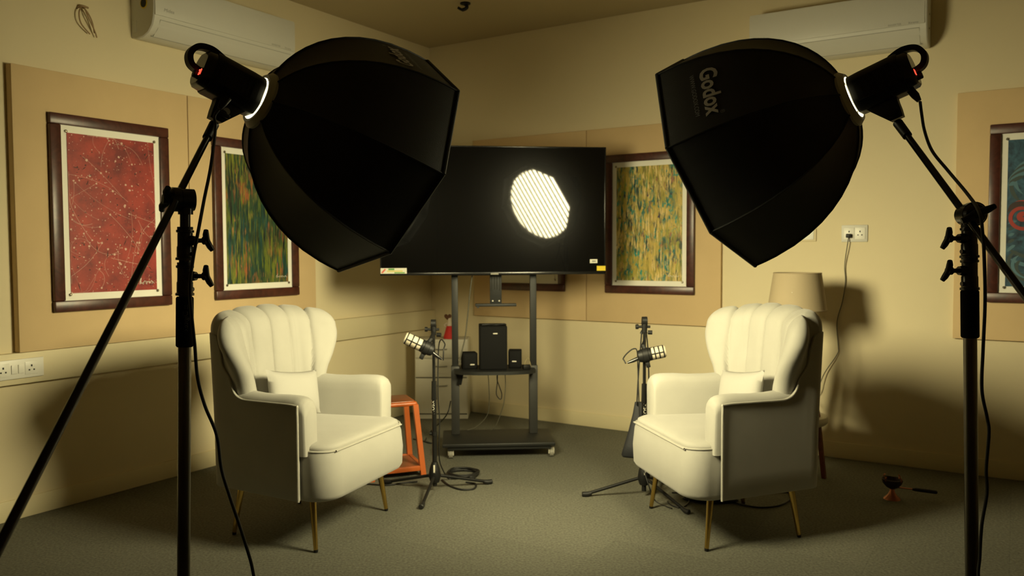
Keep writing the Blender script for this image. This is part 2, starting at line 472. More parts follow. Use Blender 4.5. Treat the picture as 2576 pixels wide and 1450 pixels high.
def print_streak(name, ramp_cols, layers, sx, sz, seed, sigseed):
    def f(t, x0, x1, z0, z1):
        mb = M(); sheet(mb, x0, x1, z0, z1); mb.mi = 1
        scribble(mb, x1 - 0.10, x1 - 0.015, z0 + 0.035, 0.022, -0.0162, sigseed, 0.0016)
        mb.build('print', [streak_mat(name, ramp_cols, layers, sx, sz, seed), PWHITE], t, 0)
    return f
print_green = print_streak('green_streak_paint',
    [(0.006, 0.014, 0.012), (0.010, 0.035, 0.026), (0.014, 0.060, 0.034), (0.035, 0.085, 0.03)],
    [((0.13, 0.17, 0.02), 85, 5, 0.47, 0.43, 5, 3), ((0.26, 0.27, 0.035), 120, 6, 0.53, 0.44, 5, 3), ((0.012, 0.075, 0.075), 75, 4, 0.53, 0.47, 6, 3),
     ((0.36, 0.11, 0.04), 80, 9, 0.51, 0.50, 9, 4), ((0.42, 0.20, 0.08), 140, 14, 0.57, 0.47, 9, 4), ((0.006, 0.012, 0.012), 90, 5, 0.53, 0.42, 4, 3)], 60, 4.0, 2.0, 21)
print_gold = print_streak('gold_streak_paint',
    [(0.20, 0.17, 0.03), (0.46, 0.36, 0.06), (0.62, 0.45, 0.10), (0.72, 0.55, 0.20)],
    [((0.30, 0.32, 0.04), 60, 9, 0.50, 0.42, 6, 4), ((0.010, 0.17, 0.14), 38, 14, 0.49, 0.45, 8, 5), ((0.02, 0.045, 0.03), 55, 8, 0.50, 0.44, 7, 4),
     ((0.80, 0.62, 0.26), 75, 9, 0.52, 0.42, 6, 4), ((0.36, 0.15, 0.08), 60, 14, 0.59, 0.45, 8, 6), ((0.04, 0.02, 0.06), 60, 26, 0.60, 0.45, 9, 7), ((0.015, 0.28, 0.22), 60, 24, 0.55, 0.46, 8, 6)], 48, 7, 7.7, 33)
BLUEP = wood_mat('blue_paint', (0.012, 0.03, 0.055), (0.045, 0.13, 0.20), 0.45)
BLUE2 = mat('blue_paint_light', (0.09, 0.2, 0.26), 0.5); BLUE3 = mat('grey_teal_paint', (0.05, 0.075, 0.075), 0.5)
SWR = mat('swirl_red', (0.40, 0.045, 0.035), 0.5); SWD = mat('swirl_dark', (0.05, 0.03, 0.03), 0.5)
def print_blue(t, x0, x1, z0, z1):
    mb = M(); sheet(mb, x0, x1, z0, z1); y = -0.0159
    def arc(cx, cz, r0, r1, a0, a1, wd, mi, dy, n=40, sx=1.0):
        mb.mi = mi; pts = []
        for k in range(n + 1):
            f = k / n; a = a0 + (a1 - a0) * f; r = r0 + (r1 - r0) * f
            p = (cx + sx * r * cos(a), cz + r * sin(a))
            if x0 + .004 < p[0] < x1 - .004 and z0 + .004 < p[1] < z1 - .004: pts.append(p)
            elif len(pts) > 1: break
        if len(pts) > 2: ribbon(mb, pts, [min(wd, wd * 6 * min(i, len(pts) - 1 - i) / len(pts) + 0.001) for i in range(len(pts))], y - dy)
    for k in range(9): arc(x0 + 0.14, z0 + 0.62 - 0.03 * k, 0.05 + 0.02 * k, 0.13 + 0.02 * k, 1.0 + .2 * k, 4.2 + .15 * k, 0.02, 1 + (k % 2), 0.0003 + 0.00004 * k)
    for k in range(8): arc(x0 + 0.10, z0 + 0.13 + 0.012 * k, 0.03 + 0.018 * k, 0.10 + 0.02 * k, 2.6 - .1 * k, 5.6, 0.016, 2 - (k % 2), 0.0008 + 0.00004 * k)
    for k in range(6): arc(x0 + 0.30, z0 + 0.45, 0.04 + 0.03 * k, 0.08 + 0.03 * k, 0.3 * k, 4 + .3 * k, 0.02, 1 + (k % 2), 0.0012 + 0.00004 * k)
    # the red scroll: a spiral with a tail that sweeps down
    cx, cz = x0 + 0.075, z0 + 0.385
    arc(cx, cz, 0.074, 0.074, 0, 2 * pi, 0.03, 4, 0.0017)
    arc(cx, cz, 0.014, 0.014, 0, 2 * pi, 0.028, 3, 0.0019, 24)
    arc(cx, cz, 0.038, 0.09, 0.4, 0.4 + 2 * pi * 1.25, 0.019, 3, 0.002, 70)
    mb.mi = 3
    ribbon(mb, [(p.x, p.y) for p in spline([(cx + 0.085, cz + 0.03, 0), (cx + 0.095, cz - 0.04, 0), (cx + 0.07, cz - 0.12, 0), (cx + 0.055, cz - 0.20, 0), (cx + 0.08, cz - 0.28, 0), (cx + 0.14, cz - 0.33, 0)], 8)], 0.036, y - 0.0022)
    arc(x0 + 0.33, z0 + 0.70, 0.02, 0.12, 0, 8, 0.03, 3, 0.0023, 60)
    mb.build('print', [BLUEP, BLUE2, BLUE3, SWR, SWD], t, 0)
GREYINK = mat('pencil_grey', (0.25, 0.24, 0.2), 0.7)
def print_sketch(t, x0, x1, z0, z1):
    mb = M(); sheet(mb, x0, x1, z0, z1); mb.mi = 1; rnd = random.Random(4)
    for i in range(30):
        cx, cz = rnd.uniform(x0 + .05, x1 - .05), rnd.uniform(z0 + .02, z1 - .05)
        ribbon(mb, [(p.x, p.y) for p in spline([(cx + rnd.uniform(-.04, .04), cz + rnd.uniform(-.015, .03), 0) for _ in range(4)], 5)], 0.0018, -0.016 - i * 1e-5)
    mb.build('print', [MATB, GREYINK], t, 0)

painting('L', 2.797, 1.002, 1.992, 0.655, 0.0505, 'red abstract painting with white splatter in dark wood frame on the left wall', print_red)
painting('L', 1.845, 1.012, 1.985, 0.655, 0.0505, 'dark green and yellow streaked painting in dark wood frame, partly behind the left softbox', print_green)
painting('R', 0.955, 0.996, 1.98, 0.65, 0.0305, 'pale sketch in dark wood frame showing only its lower corner under the television', print_sketch)
painting('R', 1.94, 0.996, 1.975, 0.662, 0.0305, 'gold and teal streaked painting in dark wood frame right of the television', print_gold)
painting('R', 4.302, 1.0, 1.99, 0.665, 0.0305, 'blue painting with red swirl in dark wood frame at the right edge', print_blue)

# ================================================================== AIR CONDITIONERS
def air_conditioner(side, s_mid, label, with_hole):
    fn = on_left if side == 'L' else on_right
    t = thing('air_conditioner', label, 'air conditioner', fn(s_mid, 2.455, 0.001), ROT_L if side == 'L' else ROT_R, 'split air conditioners')
    hw = 0.495
    prof = [(0, 0.012), (-0.04, 0.0), (-0.10, 0.004), (-0.15, 0.022), (-0.185, 0.055), (-0.2, 0.095), (-0.206, 0.14), (-0.206, 0.285), (-0.19, 0.30), (0, 0.305)]
    rs = []
    for x, k in ((-hw, 0.97), (-hw + 0.006, 1.0), (hw - 0.006, 1.0), (hw, 0.97)):
        rs.append([V((x, p[0] * k, 0.15 + (p[1] - 0.15) * k)) for p in prof])
    mb = M(); mb.rings(rs); mb.build('body', ACW, t, 30)
    mb = M(); mb.box((-hw + 0.004, -0.2105, 0.108), (hw - 0.012, -0.2, 0.296), 0.004, 2); mb.build('front_panel', ACW, t)
    # louver flap on the curved underside
    a, b = V((0, -0.199, 0.088)), V((0, -0.128, 0.012)); nrm = V((0, -(a.z - b.z), (a.y - b.y))).normalized()
    if nrm.z > 0: nrm = -nrm
    rs = []
    for x in (-hw + 0.04, hw - 0.04):
        rs.append([V((x, 0, 0)) + a + nrm * 0.004, V((x, 0, 0)) + (a + b) / 2 + nrm * 0.015, V((x, 0, 0)) + b + nrm * 0.006, V((x, 0, 0)) + b - nrm * 0.002, V((x, 0, 0)) + a - nrm * 0.004])
    mb = M(); mb.rings(rs); mb.build('louver_flap', ACW, t, 30)
    mb = M(); mb.tube([V((-hw + 0.03, 0, 0)) + b + nrm * 0.004, V((hw - 0.03, 0, 0)) + b + nrm * 0.004], 0.0028, 6)
    mb.build('flap_gap', ACG, t); mb = M()
    mb.tube([V((-hw + 0.04, 0, 0)) + a + nrm * 0.002, V((hw - 0.04, 0, 0)) + a + nrm * 0.002], 0.0018, 6); mb.build('flap_gap', ACG, t)
    mb = M()
    add_text(mb, 'Midea', 0.026, lambda x, z: (-hw + 0.085 + x, -0.2112, 0.142 + z), 0.2)
    mb.build('logo', ACG, t, 0)
    mb = M()
    add_text(mb, 'INVERTER', 0.0155, lambda x, z: (hw - 0.165 + x, -0.2112, 0.117 + z))
    mb.build('lettering', ACG, t, 0); mb = M()
    add_text(mb, 'Xtreme', 0.0165, lambda x, z: (hw - 0.07 + x, -0.2112, 0.117 + z))
    mb.build('lettering', ACG, t, 0)
    if with_hole:
        mb = M(); mb.lathe([(0.03, 0), (0.03, 0.002)], 24, Matrix.Translation((-hw - 0.0005, -0.118, 0.18)) @ Matrix.Rotation(-pi / 2, 4, 'Y')); mb.build('sticker', YEL, t)
        mb = M(); mb.lathe([(0.023, 0), (0.023, 0.002)], 24, Matrix.Translation((-hw - 0.0025, -0.118, 0.18)) @ Matrix.Rotation(-pi / 2, 4, 'Y')); mb.build('black_disc', DARKHOLE, t)
        mb = M(); mb.box((-hw - 0.002, -0.05, 0.035), (-hw + 0.003, -0.012, 0.10), 0.002); mb.build('pipe_cover', ACW, t)
    else:
        for z in (0.10, 0.18):
            mb = M(); mb.lathe([(0.006, 0), (0.006, 0.003)], 12, Matrix.Translation((hw, -0.1, z)) @ Matrix.Rotation(pi / 2, 4, 'Y')); mb.build('screw', ACG, t)
    return t
air_conditioner('L', 2.135, 'white split air conditioner high on the left wall with a black disc on its end', True)
air_conditioner('R', 3.165, 'white split air conditioner high on the right wall above the right softbox', False)

# ================================================================== SOCKETS, LOOSE WIRE, CEILING STUB
def socket3(mb, x, z, y):
    mb.box((x - 0.0035, y - 0.001, z + 0.006), (x + 0.0035, y, z + 0.016))
    for s in (-1, 1): mb.box((x + s * 0.011 - 0.0035, y - 0.001, z - 0.013), (x + s * 0.011 + 0.0035, y, z - 0.006))
t = thing('switched_socket', 'white double socket plate with rocker switches on the left wall trunking', 'socket', on_left(3.30, 0.74, 0.0405), ROT_L)
mb = M(); mb.box((-0.125, -0.012, -0.047), (0.125, 0, 0.047), 0.004); mb.build('plate', WPLAST, t)
for x in (-0.065, 0.065):
    mb = M(); mb.box((x - 0.03, -0.0145, -0.031), (x + 0.03, -0.011, 0.031), 0.002); so = mb.build('socket', WPLAST, t)
    mb = M(); socket3(mb, x, 0, -0.0146); mb.build('pin_hole', DARKHOLE, so, 0)
for x in (-0.016, 0.016):
    mb = M(); mb.box((x - 0.013, -0.017, -0.022), (x + 0.013, -0.011, 0.022), 0.003); mb.build('rocker_switch', WPLAST, t)
t = thing('switched_socket', 'white double wall socket with a thin cord plugged in on the right wall', 'socket', on_right(3.267, 1.397, 0.001), ROT_R)
mb = M(); mb.box((-0.075, -0.008, -0.052), (0.075, 0, 0.052), 0.004); mb.build('plate', ACW, t)
for x in (-0.03, 0.032):
    mb = M(); mb.box((x - 0.03, -0.012, -0.036), (x + 0.03, -0.007, 0.036), 0.003); so = mb.build('socket', WPLAST, t)
    mb = M(); socket3(mb, x, 0, -0.0122); mb.build('pin_hole', DARKHOLE, so, 0)
t = thing('wall_socket', 'pale wall socket plate half hidden behind the right softbox edge', 'socket', on_right(2.985, 1.39, 0.001), ROT_R)
mb = M(); mb.box((-0.06, -0.008, -0.04), (0.06, 0, 0.04), 0.004); mb.build('plate', WALL, t)
mb = M(); mb.box((-0.045, -0.011, -0.028), (0.045, -0.007, 0.028), 0.003); mb.build('socket', WPLAST, t)

WIREM = mat('wire_brown', (0.30, 0.20, 0.10), 0.6)
mb = M()
def lw(s, z, o): return on_left(s, z, o)
mb.tube(spline([lw(2.915, 2.56, -0.004), lw(2.92, 2.555, 0.02), lw(2.935, 2.52, 0.03), lw(2.925, 2.47, 0.03), lw(2.875, 2.43, 0.02)], 6), 0.0035, 8)
mb.tube(spline([lw(2.915, 2.56, -0.004), lw(2.905, 2.555, 0.025), lw(2.89, 2.51, 0.035), lw(2.855, 2.45, 0.03), lw(2.838, 2.42, 0.02)], 6), 0.0035, 8)
mb.tube(spline([lw(2.915, 2.56, -0.004), lw(2.9, 2.55, 0.025), lw(2.87, 2.50, 0.03), lw(2.85, 2.44, 0.02)], 6), 0.0035, 8)
mb.tube(spline([lw(2.93, 2.55, -0.004), lw(2.915, 2.565, 0.02), lw(2.88, 2.562, 0.02)], 6), 0.005, 8)
tag(mb.build('loose_wire', WIREM), 'loop of loose brown wire poking out of the left wall near the ceiling', 'wire')
mb = M()
h = V((-0.315, 5.47, CEIL))
mb.lathe([(0.035, 0), (0.035, -0.008), (0.02, -0.012), (0.0, -0.012)], 20, Matrix.Translation(h + V((0.01, 0, 0))))
mb.tube(spline([h + V((0.01, 0, -0.008)), h + V((0.02, 0, -0.03)), h + V((-0.01, 0, -0.045)), h + V((-0.04, 0, -0.03))], 6), [0.012] * 13 + [0.009] * 6, 8)
tag(mb.build('ceiling_hook', BLACKPL), 'small black hooked fitting on the ceiling', 'ceiling fitting')

# ================================================================== ARMCHAIRS
def lerp(a, b, t): return a + (b - a) * t
def table(tb, x):
    if x <= tb[0][0]: return tb[0][1]
    for (a, b), (c, d) in zip(tb[:-1], tb[1:]):
        if x <= c: return lerp(b, d, (x - a) / (c - a))
    return tb[-1][1]
ARC_R, HALF_A = 0.10, 0.165
def x_side(y): return 0.293 + (y + 0.30) * 0.142       # outer face of the tapered body
def back_frame(z):
    t = (z - 0.45) / 0.55
    phi = rad(table([(0.45, 72), (0.60, 64), (0.66, 56), (0.74, 45), (0.85, 33), (0.93, 27), (1.03, 26)], z))
    y0 = -0.205 - 0.045 * t
    wl = table([(0.40, 0.01), (0.60, 0.025), (0.66, 0.048), (0.72, 0.080), (0.79, 0.128), (0.86, 0.172), (0.91, 0.192), (0.96, 0.196), (1.03, 0.190)], z)
    return phi, y0, wl
def back_center(z, s):
    """plan line of the tub back's front face: point and front-facing normal at arclength s"""
    phi, y0, wl = back_frame(z); sg = 1 if s >= 0 else -1; a = abs(s)
    if a <= HALF_A: p = V((a, y0, 0)); th = 0
    elif a <= HALF_A + ARC_R * phi:
        th = (a - HALF_A) / ARC_R; p = V((HALF_A + ARC_R * sin(th), y0 + ARC_R * (1 - cos(th)), 0))
    else:
        th = phi; e = a - HALF_A - ARC_R * phi
        p = V((HALF_A + ARC_R * sin(phi) + e * cos(phi), y0 + ARC_R * (1 - cos(phi)) + e * sin(phi), 0))
    return V((sg * p.x, p.y, z)), V((-sg * sin(th), cos(th), 0))
def back_len(z):
    phi, y0, wl = back_frame(z); return HALF_A + ARC_R * phi + wl
BT = 0.036
ZTOP, ZROLL = 1.016, 0.056
def y_rear(z): return -0.312 - 0.026 * (z - 0.45) / 0.55
def outer_line(z, tip, n):
    """half outline of the boxy rear shell from the rear centre to the wing tip"""
    yr = y_rear(z); rc = 0.055; pts = [V((0, yr, z)), V((0.1, yr, z)), V((0.17, yr, z))]
    xs = x_side(yr + rc)
    for k in range(7):
        a = pi / 2 * k / 6; pts.append(V((xs - rc + rc * sin(a), yr + rc - rc * cos(a), z)))
    pts.append(V((x_side(-0.235), -0.235, z)))
    if tip.x > pts[-1].x or tip.y > -0.23:
        pts.append((pts[-1] + tip) / 2 + V((-0.004, 0.004, 0))); pts.append(tip.copy())
    # resample evenly
    L = [0.0]
    for a, b in zip(pts[:-1], pts[1:]): L.append(L[-1] + (b - a).length)
    out = []; j = 0
    for i in range(n + 1):
        d = L[-1] * i / n
        while j < len(L) - 2 and L[j + 1] < d: j += 1
        f = (d - L[j]) / max(L[j + 1] - L[j], 1e-9); out.append(pts[j].lerp(pts[j + 1], f))
    return out
def build_backrest():
    mb = M(); rows = []
    zs = [(0.40 + (ZTOP - ZROLL - 0.40) * k / 26, 0.0) for k in range(27)]
    zs += [(None, rad(a)) for a in (10, 20, 30, 40, 50, 60, 68, 75, 81)]
    NS = 240; NH = NS // 2
    for zz, th in zs:
        zb = zz if zz is not None else ZTOP - ZROLL + ZROLL * sin(th)
        S = back_len(zb) - 0.01
        rc = 0.07
        if zb > ZTOP - rc:
            q = min((zb - (ZTOP - rc)) / rc, 0.985); S -= rc * 0.55 * (1 - math.sqrt(1 - q * q))
        inner = []
        for i in range(NS + 1):
            s = -S + 2 * S * i / NS
            p, n = back_center(zb, s)
            edges = [-S - 0.03, -0.285, -0.142, 0.0, 0.142, 0.285, S + 0.03]
            for e0, e1 in zip(edges[:-1], edges[1:]):
                if e0 <= s <= e1 + 1e-9:
                    f = (s - e0) / (e1 - e0); g = abs(2 * f - 1); break
            fade = min(1.0, max(0.0, (zb - 0.42) / 0.2))
            puff = ((1 - g ** 4) * 0.017 + (1 - g ** 24) * 0.004) * (0.45 + 0.55 * fade)
            roll = -0.014 * max(0.0, (zb - 0.9) / 0.12) ** 2
            inner.append((p + n * (BT + puff * cos(th) + roll), puff))
        pe, ne = back_center(zb, S)
        half = outer_line(zb, pe - ne * BT * 0.9, NH)
        outer = [V((-p.x, p.y, p.z)) for p in reversed(half[1:])] + half
        A, B = [], []
        for i in range(NS + 1):
            (a, puff), b = inner[i], outer[i]
            u = abs(2 * i / NS - 1)
            drop = 0.034 * u ** 2.2 * max(0.0, (zb - 0.62) / 0.4)
            up_ = V((0, 0, puff * sin(th) * 1.3 - drop))
            m_ = a.lerp(b, 0.62); c = cos(th)
            bd = V((0, 0, -0.008 * min(1, max(0, (u - 0.35) / 0.25)) * max(0.0, (zb - 0.8) / 0.2)))
            A.append(m_ + (a - m_) * c + up_ + bd * .35); B.append(m_ + (b - m_) * c + up_ + bd)
        ring = list(A)
        for side in (1, -1):
            pe, ne = back_center(zb, S * side); tn = V((ne.y, -ne.x, 0)) * side
            a = A[-1] if side > 0 else B[0]; b = B[-1] if side > 0 else A[0]
            c = (a + b) / 2; rr = (a - b).length / 2
            for k in range(1, 8):
                an = pi * k / 8
                ring.append(c + (a - c) * cos(an) + tn * rr * 1.1 * sin(an))
            if side > 0: ring += list(reversed(B))
        rows.append(ring)
    R = mb.rings(rows, True, True, False)
    last = R[-1]; n1 = NS + 1
    inn = last[:n1]; e1 = last[n1:n1 + 7]; out = list(reversed(last[n1 + 7:2 * n1 + 7])); e2 = last[2 * n1 + 7:]
    for i in range(NS): mb.face([inn[i], inn[i + 1], out[i + 1], out[i]])
    mb.face([inn[-1]] + e1 + [out[-1]]); mb.face([out[0]] + e2 + [inn[0]])
    return mb

def rounded_rect(x0, x1, y0, y1, rads, z, n=6, taper=0.0):
    """ring of a rounded rectangle, radii for corners (x1,y1),(x0,y1),(x0,y0),(x1,y0); taper narrows it towards y0"""
    pts = []
    for (cx, cy, a0), r in zip(((x1, y1, 0), (x0, y1, pi / 2), (x0, y0, pi), (x1, y0, 1.5 * pi)), rads):
        sx = -1 if cx == x1 else 1; sy = -1 if cy == y1 else 1
        for k in range(n + 1):
            a = a0 + pi / 2 * k / n
            p = V((cx + sx * r + r * cos(a), cy + sy * r + r * sin(a), z))
            p.x *= 1 - taper * min(max(0.22 - p.y, 0.0), 0.6)
            pts.append(p)
    return pts

def shell_top(y):
    return table([(-0.30, 0.935), (-0.255, 0.93), (-0.240, 0.915), (-0.230, 0.89), (-0.220, 0.85), (-0.210, 0.79), (-0.194, 0.73), (-0.172, 0.69), (-0.15, 0.662), (-0.12, 0.648), (-0.08, 0.643), (0.3, 0.645)], y)
def make_chair(label, loc, rz):
    t = thing('armchair', label, 'armchair', loc, rz, 'cream wingback armchairs')
    build_backrest().build('backrest', CREAM, t, 60)
    mb = M(); rs = []
    for z, ins in ((0.226, 0.045), (0.229, 0.026), (0.238, 0.010), (0.256, 0.0), (0.34, -0.005), (0.42, 0.0), (0.452, 0.008)):
        fr = 0.352 - ins - 0.03 * max(0, (z - 0.3))
        rs.append(rounded_rect(-0.345 + ins * .7, 0.345 - ins * .7, -0.262 + ins, fr, (0.10, 0.10, 0.04, 0.04), z, 6, 0.56))
    mb.rings(rs); mb.build('seat_base', CREAM, t, 60)
    mb = M(); rs = []
    for z, ins in ((0.445, 0.016), (0.455, 0.010), (0.466, 0.012), (0.475, 0.026), (0.481, 0.06), (0.486, 0.13), (0.488, 0.2)):
        rs.append(rounded_rect(-0.342 + ins, 0.342 - ins, -0.17 + ins * .5, 0.346 - ins, (max(0.095 - ins * .3, .02),) * 2 + (0.03, 0.03), z, 6, 0.56))
    mb.rings(rs)
    seat = mb.build('seat', CREAM, t, 60)
    mb = M(); k = 9
    ring = rounded_rect(-0.338, 0.338, -0.17, 0.344, (0.098, 0.098, 0.03, 0.03), 0.455, 8, 0.56)
    path = [V((0.338, 0.17, 0.450))] + ring[0:2 * k] + [V((-0.338, 0.17, 0.450))]
    path = [p + V((0, 0, 0.006 * sin(p.x * 13 + 1) - 0.002)) for p in path]
    mb.tube(spline(path, 3), 0.0042, 8); mb.build('piping', PIPING, seat)
    # wrap-around outer shell: arm sides, wing sides and rear
    mb = M(); rs = []; th = 0.016; pathp = []
    for y in (0.205, 0.16, 0.08, 0.0, -0.08, -0.12, -0.15, -0.172, -0.188, -0.198, -0.208, -0.218, -0.228, -0.238, -0.25): pathp.append((x_side(y) + 0.003, y, V((0.985, -0.17, 0)).normalized()))
    yr = -0.312; rc = 0.055; xs = x_side(yr + rc) + 0.003
    for q in range(1, 8):
        a = pi / 2 * q / 7; pathp.append((xs - rc + rc * cos(a), yr - 0.003 + rc - rc * sin(a), V((cos(a), -sin(a), 0))))
    for x in (0.17, 0.1, 0.0): pathp.append((x, yr - 0.003, V((0, -1, 0))))
    full = [(V((x, y, 0)), n) for x, y, n in pathp]
    full += [(V((-x, y, 0)), V((-n.x, n.y, 0))) for x, y, n in reversed(pathp[:-1])]
    for p, n in full:
        z1 = shell_top(p.y); z0 = 0.236
        lean = lambda z: V((0, -0.026 * max(0, z - 0.45) / 0.55 if p.y < -0.21 else 0, 0))
        def q(z, k): return V((p.x, p.y, z)) + n * k + lean(z)
        zm = [z0 + 0.006, 0.34, 0.48, 0.60]
        ring = [q(z0 + .003, -th), q(z0, -0.004)] + [q(z, 0.002 * sin(i)) for i, z in enumerate(zm)]
        for f in (0.3, 0.6, 0.85): ring.append(q(lerp(0.60, z1, f), 0.0))
        ring += [q(z1 - 0.003, 0.0), q(z1, -0.005), q(z1, -th)]
        rs.append(ring)
    mb.rings(rs); mb.build('outer_shell', CREAM, t, 50)
    for sg in (1, -1):
        mb = M(); rs = []
        prof = [(-0.100, 0.43), (-0.100, 0.61), (-0.098, 0.642), (-0.090, 0.664), (-0.074, 0.677), (-0.052, 0.682), (-0.028, 0.678), (-0.008, 0.666), (0.004, 0.650), (0.003, 0.62), (-0.004, 0.43)]
        for y, sh in ((-0.20, 1.0), (-0.12, 1.0), (-0.04, 0.98), (0.05, 0.98), (0.13, 1.0), (0.185, 1.0), (0.212, 0.985), (0.230, 0.95), (0.240, 0.89), (0.243, 0.80)):
            ring = []
            for x, z in prof:
                zz = 0.43 + (z - 0.43) * sh; xx = -0.05 + (x + 0.05) * (1 - (1 - sh) * 0.9)
                ring.append(V((sg * (x_side(min(y, 0.215)) + xx - 0.001), y, zz)))
            rs.append(ring)
        mb.rings(rs); mb.build('armrest', CREAM, t, 60)
        mb = M(); P = []
        for y, z in ((0.213, 0.238), (0.214, 0.45), (0.213, 0.625), (0.20, 0.648), (0.06, 0.648), (-0.08, 0.646), (-0.12, 0.65), (-0.15, 0.664), (-0.172, 0.692), (-0.188, 0.737), (-0.212, 0.79), (-0.222, 0.85), (-0.232, 0.89), (-0.243, 0.918)):
            ln = -0.026 * max(0, z - 0.45) / 0.55 if y < -0.21 else 0
            xx = x_side(y) + 0.006 if y > -0.24 else x_side(-0.235) + 0.005 - (0.002 if y > -0.26 else 0.014)
            P.append(V((sg * xx, y + ln, z)))
        mb.tube(spline(P, 5), 0.0052, 8); mb.build('piping', PIPING, t)
    for sx, sy in ((1, 1), (-1, 1), (1, -1), (-1, -1)):
        b = V((sx * 0.298, 0.245, 0)) if sy > 0 else V((sx * 0.246, -0.24, 0))
        tp = V((sx * 0.275, 0.215, 0.240)) if sy > 0 else V((sx * 0.225, -0.205, 0.24))
        d = (tp - b)
        mb = M(); mb.tube([b + d * 0.045, b + d * 0.5, tp], [0.0095, 0.0125, 0.016], 16); lg = mb.build('leg', BRASS, t)
        mb = M(); mb.tube([b, b + d * 0.05], [0.0085, 0.0102], 14); mb.build('foot_cap', BLACKPL, lg)
    return t
chair_l = make_chair('cream channel-back wing armchair on the left, beside the orange stool', (-0.97, 3.784, 0), rad(-21.5) - pi / 2)
chair_r = dup(chair_l, (1.003, 3.762, 0), rad(193.6) - pi / 2, 'cream channel-back wing armchair on the right, in front of the floor lamp')

def pillow(label, loc, rz, wd, ht, tilt, roll):
    mb = M(); n = 18; front = []; back = []
    for i in range(n + 1):
        fr, bk = [], []
        for j in range(n + 1):
            u, v = 2 * i / n - 1, 2 * j / n - 1
            pin = 1 - 0.10 * (1 - v * v) * abs(u) ** 2; pin2 = 1 - 0.12 * (1 - u * u) * abs(v) ** 2
            th = 0.052 * ((1 - abs(u) ** 2.4) * (1 - abs(v) ** 2.4)) ** 0.55
            x, z = wd / 2 * u * pin, ht / 2 * v * pin2
            fr.append(V((x, th, z))); bk.append(V((x, -th * 0.8, z)))
        front.append(fr); back.append(bk)
    Fv = [[mb.bm.verts.new(p) for p in r] for r in front]
    Bv = [[(Fv[i][j] if i in (0, n) or j in (0, n) else mb.bm.verts.new(back[i][j])) for j in range(n + 1)] for i in range(n + 1)]
    for i in range(n):
        for j in range(n):
            mb.face([Fv[i][j], Fv[i + 1][j], Fv[i + 1][j + 1], Fv[i][j + 1]]); mb.face([Bv[i][j], Bv[i][j + 1], Bv[i + 1][j + 1], Bv[i + 1][j]])
    o = mb.build('throw_pillow', PILLOW, None, 80)
    o.matrix_world = loc @ Matrix.Rotation(rz, 4, 'Z') @ Matrix.Rotation(tilt, 4, 'X') @ Matrix.Rotation(roll, 4, 'Y')
    return tag(o, label, 'pillow', 'cream lumbar pillows')
def chair_mtx(o): return Matrix.Translation(o.location) @ Matrix.Rotation(o.rotation_euler[2], 4, 'Z')
pillow('cream lumbar pillow leaning in the left armchair', chair_mtx(chair_l) @ Matrix.Translation((0.0, -0.078, 0.630)), 0, 0.385, 0.215, rad(11), rad(-8))
pillow('cream lumbar pillow leaning in the right armchair', chair_mtx(chair_r) @ Matrix.Translation((0.0, -0.078, 0.628)), 0, 0.38, 0.21, rad(11), rad(8))

